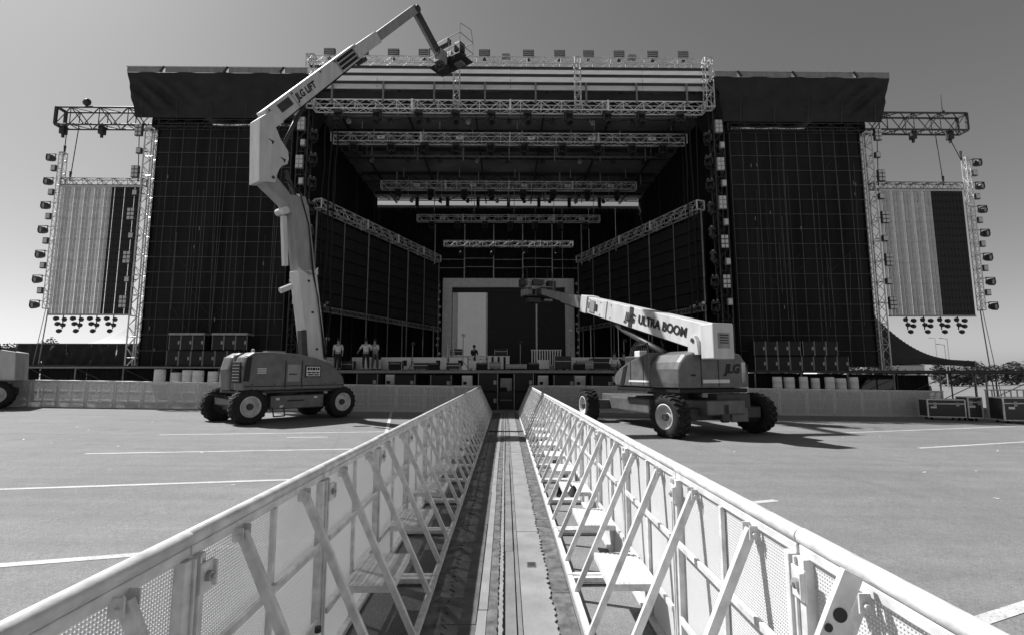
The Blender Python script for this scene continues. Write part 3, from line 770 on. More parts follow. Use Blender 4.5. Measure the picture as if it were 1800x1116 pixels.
    m = MB(); m.grid(8, 10, end); m.build('end_tarp', 'canopy_fabric', c, world=True, smooth=True)
    def top(u, v):
        return (WX + s * (oa + (ob - oa) * u - 0.0 + 0.4 * v * (1 - u)), 26.57 + 6.5 * v, 19.0 + 0.3 * v + 0.03 * math.sin(u * 30))
    m = MB(); m.grid(40, 6, top); m.build('top_tarp', 'canopy_fabric', c, world=True, smooth=True)
    for i in range(4):
        u0, u1 = (0.0, 0.14, 0.45, 0.8)[i], (0.13, 0.44, 0.79, 1.0)[i]
        MB().bb(WX + s * (oa + (ob - oa) * u0 + .03), WX + s * (oa + (ob - oa) * u1 - .03), 26.49, 26.53, 18.99, 19.27).build('lip_sheet', 'lift_grey', c, world=True)
    MB().bb(WX + s * oa, WX + s * ob, 26.45, 26.55, 19.275, 19.32).build('lip_edge', 'alu', c, world=True)
    for u in (0.14, 0.45, 0.8):
        x = oa + (ob - oa) * u; MB().beam((WX + s * (x + .12), 26.44, 18.95), (WX + s * (x - .1), 26.44, 19.29), 0.05, 0.12).build('roof_rafter', 'steel_dark', c, world=True)
    for i in range(5):
        x = fa + 0.9 + i * 2.0; MB().tube((WX + s * x, 26.9, 16.3), (WX + s * x, 26.75, 17.1 + random.uniform(0, .8)), 0.016, 5).build('tie', 'steel_dark', c, world=True)
for s, nm in ((-1, 'left'), (1, 'right')): wing(s, nm)

# ------------------------------------------------------------------ masts, cantilever arms, side screens
def blinder(t, w, h, cols, rows, bright):
    MB().bb(-w / 2, w / 2, 0, 0.16, -h / 2, h / 2).build('housing', 'lift_dark' if not bright else 'alu_dull', t, bevel=0.01)
    for i in range(cols):
        for j in range(rows):
            cw, ch = w / cols, h / rows
            x = -w / 2 + cw * (i + .5); z = -h / 2 + ch * (j + .5)
            MB().bb(x - cw * .38, x + cw * .38, -0.025, -0.002, z - ch * .38, z + ch * .38).build('lamp', 'lamp_glass', t)
def mast(s, nm):
    mx = WX + s * 21.45; x = mx; y = 27.9
    truss('lattice_mast', 'tall pale lattice mast between the %s wing tower and the side screen' % nm, (x, y, gz(x) - .02), (x, y, 16.2), 0.55, 0.55, 0.6, 'alu', 0.04, 0.022, 'lattice masts beside the wing towers', cat='mast')
    truss('cantilever_arm', 'dark lattice arm reaching out over the %s side screen' % nm, (WX + s * 21.2, 28, 16.95), (WX + (27.75 if s > 0 else -27.15), 28, 16.95), 0.62, 1.08, 0.8, 'steel_dark', 0.06, 0.032, 'arms holding the side screens', cat='truss arm')
    for i, dx in enumerate((24.6, 26.9)):
        h = thing('chain_hoist', 'black chain hoist under the %s arm, %s' % (nm, ('nearer the mast', 'nearer the arm end')[i]), 'hoist', (WX + s * dx, 28, 16.28), 0, 'hoists under the screen arms')
        MB().box((0, 0, -0.1), (0.3, 0.3, 0.5)).build('motor', 'case_black', h, bevel=0.03)
        MB().bb(-.06, .06, -.05, .05, -.55, -.352).build('hook', 'steel_dark', h)
    hs = thing('hanging_cables', 'thin cables dropping from the %s arm to the side screen' % nm, 'cables', (WX + s * 24.6, 28, 12.9))
    for a, b, z1 in ((22.4, 22.2, 13.0), (26.0, 26.2, 13.0), (26.7, 26.7 if s < 0 else 27.45, 14.6)):
        MB().tube((WX + s * a, 28, 16.44), (WX + s * b, 28, z1), 0.025, 5).build('cable', 'steel_dark', hs, world=True)
        MB().tube((WX + s * b, 28, z1 + .6), (WX + s * b, 28, z1), 0.07, 6, 0.03).build('shackle', 'steel_dark', hs, world=True)
    if s > 0:
        an = thing('thin_mast', 'thin aerial rod standing on the right arm', 'rod', (WX + 26.3, 27.69, 17.56))
        MB().tube((0, 0, 0), (0, 0, 1.15), 0.03, 5, 0.012).build('rod', 'steel_dark', an); MB().bb(-.08, .08, -.08, .08, -.03, .05).build('foot', 'steel_dark', an)
    else:
        an = thing('arm_lamp', 'small dark lamp sitting on the left arm', 'lamp', (WX - 25.4, 27.69, 17.55))
        m = MB(); m.lathe([(0, -.2), (.17, -.15), (.2, .05), (.14, .2), (0, .22)], 10, (0, 0, .24), (1, -.5, .2)); m.build('head', 'lift_dark', an); MB().tube((0, 0, 0), (0, 0, .2), .05, 6).build('stand', 'steel_dark', an)
    # LED curtain
    truss('screen_truss', 'short dark truss carrying the %s side screen' % nm, (WX + s * 21.8, 28, 12.95), (WX + (27.2 if s > 0 else -26.6), 28, 12.95), 0.35, 0.4, 0.42, 'steel_mid', 0.026, 0.018, 'trusses over the side screens')
    sc = thing('side_screen', 'hanging screen of pale strips, black near the mast, at the far left' if s < 0 else 'hanging screen of pale strips, black on the outside, at the far right', 'screen', (WX + s * 24.4, 28, 5.1))
    x0, x1 = (WX - 26.55, WX - 21.85) if s < 0 else (WX + 22.1, WX + 27.2)
    zt, zb = 12.62, 5.1
    n = 24; w = (x1 - x0) / n
    for i in range(n):
        dark = i >= 15 if s < 0 else i >= 15
        m = MB(); fr = 0.97 if dark and (s > 0 or i % 3) else 0.78 - 0.1 * (i % 3 == 0)
        a = x0 + w * i; m.bb(a, a + w * fr, 27.9, 27.94, zb, zt)
        for j in range(18):
            z = zb + (zt - zb) * (j + .5) / 18; m.bb(a + w * .1, a + w * fr - w * .1, 27.88, 27.8995, z - .05, z + .05)
        m.build('led_strip', 'screen_black' if dark else ('screen_strip' if i % 3 else 'screen_light'), sc, world=True)
    for j in range(13):
        z = zb + (zt - zb) * j / 12; MB().bb(x0, x1, 27.945, 27.96, z - .015, z + .015).build('cross_wire', 'steel_mid', sc, world=True)
    MB().bb(x0, x1, 27.86, 27.98, zt, zt + .12).build('head_bar', 'alu', sc, world=True)
    MB().bb(x0, x1, 27.86, 27.98, zb - .08, zb).build('foot_bar', 'alu_dull', sc, world=True)
    # lamp clusters below the screen
    for i in range(4):
        x = (x0 + 0.9 + i * 0.95) if s < 0 else (x1 - 4.1 + i * 1.0)
        c = thing('lamp_cluster', 'cluster of black lamps hanging below the %s side screen, %s from the left' % (nm, ORD[i]), 'lamp cluster', (x, 27.9, 5.0), 0, 'lamp clusters below the side screens')
        MB().tube((0, 0, 0.02), (0, 0, -0.75), 0.03, 5).build('stem', 'steel_dark', c)
        for q, (dx, dz) in enumerate(((-.2, -.15), (.2, -.2), (-.1, -.45), (.16, -.52), (0, -.85))):
            m = MB(); m.lathe([(0, 0), (.09, 0), (.13, .14), (.09, .22), (0, .2)], 8, (dx, -.08, dz), (dx * 2, -1, -.3)); m.build('lamp', 'lift_dark', c)
    # outer ladder with lamps
    lx = (27.95 if s > 0 else -26.3)
    truss('lamp_ladder', 'light lattice ladder hanging on the outer edge of the %s side screen' % nm, (lx, 27.9, 5.4), (lx, 27.9, 14.7), 0.22, 0.3, 0.4, 'alu', 0.024, 0.015, 'ladders on the outer edge of the side screens', cat='ladder')
    for i in range(7):
        z = 14.35 - i * 1.46
        p = thing('outer_lamp', 'round black lamp on the outer ladder of the %s screen, %s from the top' % (nm, ORD[i]), 'lamp', (lx + s * 0.62, 27.8, z), 0, 'lamps on the outer ladders')
        m = MB(); m.lathe([(0, -.22), (.14, -.2), (.2, -.05), (.22, .14), (.19, .16), (.17, .1), (0, .08)], 12, (0, 0, 0), (s * .35, -1, -.1)); m.build('can', 'lift_dark', p)
        m = MB(); m.lathe([(0, .09), (.165, .11)], 12, (0, 0, 0), (s * .35, -1, -.1)); m.build('lens', 'alu_dull', p)
        m = MB(); m.path([(-.27, 0, -.1), (-.27, 0, .27), (.27, 0, .27), (.27, 0, -.1)], 0.025, 5); m.build('yoke', 'steel_dark', p)
        MB().tube((0, 0, .27), (-s * .62, .05, .2), .022, 5).build('bracket', 'steel_dark', p)
        if i < 6:
            b = thing('small_blinder', 'small pale framed lamp on the outer ladder of the %s screen, %s from the top' % (nm, ORD[i]), 'lamp', (lx + s * 0.38, 27.75, z - .62), 0, 'small lamps on the outer ladders')
            blinder(b, .3, .36, 1, 1, False); MB().tube((0, .1, 0), (-s * .36, .12, 0), .02, 5).build('bracket', 'steel_dark', b)
    # guy ropes
    gy = thing('guy_rope', 'pair of thin guy ropes running from the %s outer ladder to the ground' % nm, 'rope', (lx, 27.9, gz(lx)))
    for dx in (0.0, 0.35): MB().tube((lx + s * (dx * .4 - .1), 27.9, 5.4), (lx + s * (dx * 1.2 + .05), 27.7, gz(lx)), 0.03 if dx == 0 else .018, 5).build('rope', 'steel_mid', gy, world=True)
    # blinders on the mast
    for i in range(9):
        big = i % 2 == 0; z = 16.0 - i * 1.28
        b = thing('mast_blinder', '%s lamp panel on the %s lattice mast, %s from the top' % ('large' if big else 'small', nm, ORD[i]), 'lamp', (mx + s * (0.62 if big else .5), 27.5, z), 0, 'lamp panels on the lattice masts')
        blinder(b, .42 if big else .3, .72 if big else .36, 2 if big else 1, 3 if big else 1, False)
        MB().tube((0, .12, 0), (-s * .4, .2, 0), .03, 5).build('bracket', 'steel_dark', b)
for s, nm in ((-1, 'left'), (1, 'right')): mast(s, nm)

# columns of bright lamps beside the stage opening
for s, nm in ((-1, 'left'), (1, 'right')):
    x = WX + s * 12.35
    truss('lamp_column', 'dark lattice column beside the %s edge of the stage opening' % nm, (x, 27.7, DZ), (x, 27.7, 18.2), 0.6, 0.6, 0.7, 'steel_dark', 0.045, 0.025, 'lattice columns beside the stage opening', cat='column')
    for i in range(10):
        big = i % 2 == 0; z = 16.3 - i * 1.17
        b = thing('column_blinder', '%s bright lamp panel on the %s opening column, %s from the top' % ('large' if big else 'small', nm, ORD[i]), 'lamp', (x + (0.1 if i % 2 else -.05), 27.2, z), 0, 'lamp panels beside the stage opening')
        blinder(b, .44 if big else .28, .8 if big else .4, 2 if big else 1, 3 if big else 1, not big or i < 6)
        MB().tube((0, .15, 0), (0, .3, 0), .03, 5).build('bracket', 'steel_dark', b)
    for i in range(8):
        put_ml((x - s * 0.62, 27.5, 16 - i * 1.45), 'black moving light on the inner side of the %s opening column, %s from the top' % (nm, ORD[i]), 'moving lights on the opening columns', random.uniform(-1, 1), 1.1)
    for i in range(3):
        MBx = thing('cable_bundle', 'black cable bundle hanging inside the %s opening column, %s from the column' % (nm, ORD[i]), 'cables', (x - s * (0.95 + i * .35), 28.4, 12), 0, 'cable bundles beside the opening columns')
        m = MB(); m.path([(random.uniform(-.08, .08), 0, 5.5 - j * 1.6) for j in range(10)], 0.045, 5); m.build('bundle', 'rubber', MBx)
        MB().bb(-.12, .12, -.06, .06, 5.45, 5.7).build('clamp', 'steel_mid', MBx)

# ------------------------------------------------------------------ wing platforms, skirts, tents
for s, nm in ((-1, 'left'), (1, 'right')):
    t = thing('wing_platform', 'low dark scaffold platform below the %s wing tower' % nm, 'platform', (WX + s * 20.5, 27, 0))
    xa, xb = (WX + s * 12.9, WX + s * 27.9)
    for i in range(6):
        a = xa + (xb - xa) * i / 6; b = xa + (xb - xa) * (i + 1) / 6
        MB().bb(a + s * .01, b - s * .01, 25.9, 32.0, 1.9 + gz(a) * .6, 2.0 + gz(a) * .6).build('platform_board', 'deck', t, world=True)
        MB().tube((a + s * .1, 26.0, gz(a) - .05), (a + s * .1, 26.0, 1.9 + gz(a) * .6), 0.04, 6).build('leg', 'steel_mid', t, world=True)
        MB().tube((a, 25.95, 0.6 + gz(a)), (b, 25.95, 1.7 + gz(b)), 0.022, 5).build('brace', 'steel_dark', t, world=True)
        if not (s > 0 and i > 3):
            m = MB(); m.grid(40, 2, lambda u, v: (a + (b - a) * u, 26.6 + 0.04 * math.sin(u * 60 + i), gz(a) - .1 + 2.0 * v)); m.build('skirt', 'drape', t, world=True, smooth=True)
    MB().bb(xa, xb, 25.86, 25.895, 1.88 - s * .12, 1.96 - s * .12).build('edge_rail', 'steel_mid' if s < 0 else 'steel_dark', t, world=True)

def tent(name, label, cx, cy, half, eave, peak, m, mleg):
    t = thing(name, label, 'tent', (cx, cy, gz(cx)))
    def f(u, v):
        x = (u - .5) * 2; y = (v - .5) * 2; r = max(abs(x), abs(y)); r2 = min(1, math.hypot(x, y))
        h = (1 - r) ** 1.9 * 0.6 + (1 - r2) ** 1.9 * 0.4 if r < 1 else 0
        sag = 0.25 * (r ** 6) * (1 - min(abs(x), abs(y)) ** 2 / max(r, .01) ** 2)
        return (cx + x * half, cy + y * half, eave + (peak - eave) * h + sag * 0.6)
    mb = MB(); mb.grid(72, 72, f); mb.build('roof', m, t, world=True, smooth=True)
    for sx in (-1, 1):
        for sy in (-1, 1):
            MB().tube((cx + sx * half * .985, cy + sy * half * .985, gz(cx)), (cx + sx * half * .985, cy + sy * half * .985, eave), 0.06, 6).build('pole', mleg, t, world=True)
    for i, (ax, ay, bx, by) in enumerate(((-1, -1, 1, -1), (1, -1, 1, 1), (1, 1, -1, 1), (-1, 1, -1, -1))):
        mb = MB(); mb.grid(24, 1, lambda u, v: (cx + half * (ax + (bx - ax) * u), cy + half * (ay + (by - ay) * u), eave + 0.15 * 4 * u * (1 - u) - (1 - v) * (0.28 if i else 0.34 + 0.0 * u))); mb.build('valance', m, t, world=True)
    return t
tl = tent('peaked_tent', 'white peaked tent behind the left platform', -22.7, 32.9, 4.1, 3.3, 7.6, 'tent_white', 'alu')
tr = tent('peaked_tent', 'dark peaked tent with swooping roof behind the right platform', 23.6, 32.3, 4.0, 2.45, 7.4, 'tent_dark', 'alu_dull')
t = thing('tarp_wall', 'black tarpaulin wall with torn flaps hanging along the left platform below the white tent', 'tarp', (-24.6, 28.3, 2.2))
for i in range(5):
    a = -28.2 + i * 1.42
    mb = MB(); mb.grid(20, 10, lambda u, v: (a + 1.4 * u, 28.4 + 0.07 * math.sin(u * 13 + i * 2) * math.sin(v * 5 + i) - (0.25 * math.exp(-((u - .6) / .2) ** 2 - ((v - .7) / .2) ** 2) if i in (1, 3) else 0), 2.15 + 1.25 * v - 0.08 * math.sin(u * 3.14) * (1 - v)))
    mb.build('tarp_sheet', 'canopy_fabric', t, world=True, smooth=True)
MB().tube((-28.25, 28.4, 3.42), (-21.1, 28.4, 3.42), 0.035, 6).build('top_pipe', 'steel_dark', t, world=True)
for x in (-28.2, -25.4, -21.15): MB().tube((x, 28.45, 2.0), (x, 28.45, 3.42), .03, 6).build('post', 'steel_dark', t, world=True)
# handrail to the right
t = thing('hand_rail', 'dark pipe handrail beyond the right end of the cross row', 'railing', (26, 26.5, gz(26)))
m = MB(); m.tube((17.5, 26.6, 1.86), (29.6, 26.6, 1.86), 0.045, 6); m.build('rail', 'steel_dark', t, world=True)
m = MB(); m.tube((29.6, 26.6, 1.86), (30.0, 26.6, 1.55), 0.045, 6); m.build('rail_end', 'steel_dark', t, world=True)
for x in (21.5, 24.5, 27.0, 30.0): MB().tube((x, 26.6, gz(x)), (x, 26.6, 1.86 if x < 29 else 1.56), .035, 6).build('post', 'steel_dark', t, world=True)

# ------------------------------------------------------------------ loudspeaker cabinets
def make_cab(w, h, d):
    t = thing('speaker_cabinet', '', 'loudspeaker')
    MB().bb(-w / 2, w / 2, 0, d, 0, h).build('box', 'cab_black', t, bevel=0.012)
    MB().bb(-w / 2 + .04, w / 2 - .04, -.012, -.001, .04, h - .04).build('grille', 'cab_grille', t)
    MB().bb(w / 2 - .14, w / 2 - .05, -.03, -.013, h * .4, h * .62).build('handle', 'alu_dull', t)
    for a in (-w / 2 + .012, w / 2 - .012): MB().bb(a - .014, a + .014, -.016, .02, 0, h).build('edge_trim', 'steel_mid', t)
    return register(t)
cab0 = make_cab(0.62, 0.78, 0.7); cab_used = [False]
def put_cab(x, y, z, label, group, sc=(1, 1, 1)):
    o = copy_tree(cab0) if cab_used[0] else cab0
    cab_used[0] = True
    o.location = (x, y, z); o.scale = sc; tag(o, label, 'loudspeaker', group)
z0 = 2.13
for i in range(6): put_cab(-17.72 + i * .64, 26.1, z0, 'black speaker cabinet in the lower row below the left scrim, %s from the left' % ORD[i], 'cabinets below the left scrim')
for i in range(6): put_cab(-17.66 + i * .62 + (0.42 if i > 2 else 0), 26.12, z0 + .84, 'black speaker cabinet in the upper row below the left scrim, %s from the left' % ORD[i], 'cabinets below the left scrim')
for i, x in enumerate((-17.04, -14.76)):
    t = thing('cloth_cover', 'pale flat cover on the %s trio of upper cabinets below the left scrim' % ('left' if i == 0 else 'right'), 'cover', (x, 26.45, z0 + 1.625))
    MB().bb(-.95, .95, -.4, .35, 0, .12).build('sheet', 'alu_dull', t, bevel=.02); MB().bb(-.9, .9, -.42, -.401, -.0, .06).build('flap', 'alu_dull', t)
z1 = 1.86
for i in range(8): put_cab(13.75 + i * .64, 26.1, z1, 'black speaker cabinet in the lower row below the right scrim, %s from the left' % ORD[i], 'cabinets below the right scrim')
for i in range(7): put_cab(13.75 + i * .64 + (.1 if i > 3 else 0), 26.12, z1 + .82, 'black speaker cabinet in the upper row below the right scrim, %s from the left' % ORD[i], 'cabinets below the right scrim')
# subwoofers along the foot of the stage
subs = [-9.0, -7.05, -5.15, -3.3, 3.0, 4.95, 6.75, 8.7, 10.7]
for i, x in enumerate(subs):
    for j in range(2):
        put_cab(x, 25.0, gz(x) + j * .83, '%s subwoofer of the stack under the stage edge, %s stack from the left' % (('lower', 'upper')[j], ORD[i]), 'subwoofers under the stage edge', (1.75, 1, 1.05))
for i, x in enumerate((-0.85, 0.87)):
    for j in range(2):
        put_cab(x, 23.6, j * .87, '%s black subwoofer at the far end of the aisle, %s of the gap' % (('lower', 'upper')[j], ('left', 'right')[i]), 'subwoofers at the aisle end', (1.55, 1.2, 1.1))
for i, x in enumerate((-6.1, -2.05, 2.0, 3.98, 5.85)):
    t = thing('white_carton', 'small white box in the dark gap under the stage edge, %s from the left' % ORD[i], 'box', (x, 26.0, gz(x)), 0, 'boxes in the gaps under the stage')
    MB().bb(-.22, .22, 0, .4, 0.0, 1.1).build('stand', 'case_black', t); MB().bb(-.27, .27, -.02, .4, 1.1, 1.62).build('box', 'white_plastic', t, bevel=.02); MB().bb(-.2, -.02, -.03, -.021, 1.15, 1.3).build('print', 'ink', t)
t = thing('monitor_box', 'pale monitor box in the gap between the aisle end subwoofers', 'box', (0.02, 24.4, 0))
MB().bb(-.36, .36, 0, .5, 0.0, .85).build('plinth', 'case_black', t); MB().bb(-.3, .3, .02, .45, .87, 1.5).build('box', 'alu_dull', t, bevel=.02); MB().bb(-.28, .05, .0, .019, .87, 1.05).build('lid', 'ink', t)
MB().bb(-.3, .3, -.3, -.01, .4, .45).build('tray', 'steel_mid', t)
# white drums on plinths below the wings
for s, nm, xs_ in ((-1, 'left', [-17.3 + i * .62 for i in range(6)]), (1, 'right', [13.9 + i * .66 for i in range(7)])):
    for i, x in enumerate(xs_):
        b = gz(x)
        t = thing('white_drum', 'white plastic drum on a plinth below the %s speaker cabinets, %s from the left' % (nm, ORD[i]), 'drum', (x, 24.8 + random.uniform(-.2, .2), b), 0, 'white drums below the speaker wings')
        MB().bb(-.28, .28, -.28, .28, 0, .95).build('plinth', 'case_black', t)
        rr = random.choice((.22, .25, .2)); hh = random.uniform(.62, .82)
        m = MB(); m.lathe([(0, .95), (rr * .95, .95), (rr, 1.0), (rr, .95 + hh * .3), (rr * 1.04, .95 + hh * .33), (rr, .95 + hh * .36), (rr, .95 + hh * .7), (rr * 1.04, .95 + hh * .73), (rr, .95 + hh * .76), (rr * .96, .95 + hh), (0, .95 + hh)], 14, (0, 0, 0), (0, 0, 1)); m.build('drum_body', 'white_plastic', t, smooth=True)
        m = MB(); m.lathe([(0, .95 + hh), (.05, .95 + hh), (.05, 1.0 + hh), (0, 1.0 + hh)], 8, (0.08, 0, 0), (0, 0, 1)); m.build('cap', 'ink', t)

# ------------------------------------------------------------------ gear on the deck
def white_board(x, w, y, z, h, label):
    t = thing('white_board', label, 'board', (x, y, DZ))
    MB().bb(-w / 2, w / 2, 0, .05, z, z + h).build('sheet', 'white_plastic', t, bevel=.01)
    MB().bb(w * .2, w * .2 + .26, -.012, -.001, z + h * .3, z + h * .75).build('emblem', 'ink', t)
    for q in (-.45, .45): MB().bb(w * q - .02, w * q + .02, .051, .4, 0, .06).build('foot', 'steel_dark', t); MB().bb(w * q - .02, w * q + .02, .051, .09, .06, z + h).build('stay', 'steel_dark', t)
for i, (x, w) in enumerate(((-8.9, 1.2), (-6.75, 1.9), (-4.75, 2.2), (-3.1, .8), (4.6, 1.7), (6.5, 1.9), (8.3, 1.2))):
    white_board(x, w, 30.2, .05, .75, 'white board with a black emblem standing on the deck, %s from the left' % ORD[i])
def crate(x, y, w, d, h, mm, label, z=DZ):
    t = thing('equipment_case', label, 'case', (x, y, z))
    MB().bb(-w / 2, w / 2, 0, d, .08, h).build('box', mm, t, bevel=.015)
    for sx in (-1, 1): MB().bb(sx * w / 2 - .02 * sx, sx * w / 2 + .006 * sx, -.006, .03, .07, h + .004).build('edge', 'alu', t)
    MB().bb(-w / 2, w / 2, -.006, .02, h * .62, h * .62 + .03).build('lid_band', 'alu', t)
    for sx in (-1, 1):
        MB().tube((sx * (w / 2 - .12), .1, .04), (sx * (w / 2 - .12), .14, .04), .04, 8).build('caster', 'rubber', t)
crs = [(-10.3, 28.6, .9, .7, .75, 'alu_dull'), (-9.4, 29.0, .7, .6, .55, 'case_black'), (-7.9, 28.7, 1.1, .7, .62, 'white_plastic'), (-6.4, 28.2, .8, .6, .5, 'case_black'), (-4.9, 28.2, .9, .6, .42, 'case_black'),
       (-3.0, 27.8, .8, .6, .4, 'case_black'), (-1.9, 28.8, .6, .6, .55, 'white_plastic'), (-.6, 27.6, .7, .6, .45, 'steel_mid'), (.6, 28.2, 1.2, .7, .35, 'alu_dull'), (2.2, 28.6, .7, .6, .6, 'white_plastic'), (3.3, 28.0, 1.0, .7, .8, 'case_black'),
       (4.6, 28.1, .9, .7, .55, 'alu_dull'), (5.6, 28.6, 1.2, .7, .7, 'case_black'), (6.9, 28.0, .6, .6, .4, 'white_plastic'), (8.0, 28.3, 1.0, .6, .75, 'case_black'), (9.2, 28.0, .8, .6, .55, 'steel_mid')]
for i, (x, y, w, d, h, mm) in enumerate(crs):
    crate(x, y, w, d, h, mm, '%s equipment case on the stage edge, %s from the left' % ({'alu_dull': 'grey', 'case_black': 'black', 'white_plastic': 'white', 'steel_mid': 'mid grey'}[mm], ORD[i]))
t = thing('wire_cage', 'pale wire cage of upright bars standing on the stage right of centre', 'cage', (2.65, 32.0, DZ))
for i in range(12): MB().bb(-.95 + i * .17, -.88 + i * .17, 0, .04, .35, 1.35).build('slat', 'white_plastic', t)
MB().bb(-1.0, 1.05, .045, .1, .3, .36).build('lower_bar', 'alu', t); MB().bb(-1.0, 1.05, .045, .1, 1.3, 1.36).build('upper_bar', 'alu', t); MB().bb(-1.0, 1.05, 0, .9, 0.04, .28).build('base', 'alu_dull', t)
t = thing('wire_cage', 'low pale cage of panels standing on the stage centre', 'cage', (-1.2, 32.5, DZ))
for i in range(7): MB().bb(-1.2 + i * .4, -.95 + i * .4, 0, .04, .1, .95).build('slat', 'white_plastic', t)
MB().bb(-1.3, 1.5, .045, .1, .3, .36).build('lower_bar', 'steel_dark', t); MB().bb(-1.3, 1.5, .045, .1, .7, .76).build('upper_bar', 'steel_dark', t)
t = thing('long_table', 'long pale table standing in front of the rear screen', 'table', (-2.0, 36, DZ))
MB().bb(-2.6, 2.3, 0, .8, 1.02, 1.1).build('table_top', 'alu', t)
for x in (-2.4, -.8, .8, 2.1): MB().tube((x, .1, 0), (x, .1, 1.02), .03, 6).build('leg', 'steel_dark', t); 
for i, x in enumerate((-3.7, -.35, -4.1)):
    crate(x, 36.2 if i < 2 else 35.0, .95, .5, .5 if i < 2 else .9, 'case_black', ('black case on the long table, left end', 'black case on the long table, right end', 'black case on the floor left of the long table')[i], DZ + 1.105 if i < 2 else DZ)

for i, x in enumerate((-9.9, -6.0, -3.9, -1.3, 1.5, 4.0, 7.4, 9.9)):
    t = thing('monitor_wedge', 'black wedge monitor on the stage front edge, %s from the left' % ORD[i], 'monitor', (x, 26.55, DZ), random.uniform(-.2, .2), 'wedge monitors on the stage front')
    m = MB(); m.prism([(-.28, 0), (.22, 0), (.28, .12), (-.1, .38), (-.28, .3)], -.3, .3, lambda a, b, c: (b, -a * -1, c)); fix_normals(m.build('cabinet', 'cab_black', t, bevel=.015))
    MB().beam((0, -.27, .3), (0, -.1, .39), .5, .02).build('top_edge', 'steel_mid', t)
for i, (x, y, h) in enumerate(((-10.9, 29.6, 1.9), (-5.6, 29.3, 1.6), (-2.7, 30.8, 2.2), (0.9, 30.0, 1.7), (3.9, 29.6, 2.4), (7.2, 29.5, 1.8), (9.0, 30.4, 2.3))):
    t = thing('light_stand', 'thin tripod stand on the stage, %s from the left' % ORD[i], 'stand', (x, y, DZ), random.uniform(0, 2), 'tripod stands on the stage')
    MB().tube((0, 0, .3), (0, 0, h), .025, 6).build('pole', 'alu_dull', t)
    for k in range(3):
        a = k * 2.094; MB().tube((0, 0, .55), (.42 * math.cos(a), .42 * math.sin(a), .02), .018, 5).build('leg', 'steel_dark', t)
    m = MB(); m.lathe([(0, -.1), (.08, -.1), (.12, .1), (0, .1)], 8, (0, -.05, h), (.3, -1, -.2)); m.build('lamp', 'lift_dark' if i % 2 else 'alu', t)
for i, (x, y, rz) in enumerate(((-3.6, 31.5, .4), (8.9, 31.0, -.5))):
    t = thing('step_ladder', 'pale folding step ladder standing on the %s half of the stage' % ('left', 'right')[i], 'ladder', (x, y, DZ), rz)
    for sx in (-1, 1):
        MB().beam((sx * .26, -.45, 0), (sx * .18, 0, 1.75), .05, .03).build('front_rail', 'alu', t); MB().beam((sx * .26, .45, 0), (sx * .18, .03, 1.75), .04, .03).build('rear_rail', 'alu', t)
    for k in range(6): z = .25 + k * .27; MB().box((0, -.45 + .45 * z / 1.75, z), (.46 - .08 * z / 1.75, .08, .025)).build('tread', 'alu', t)

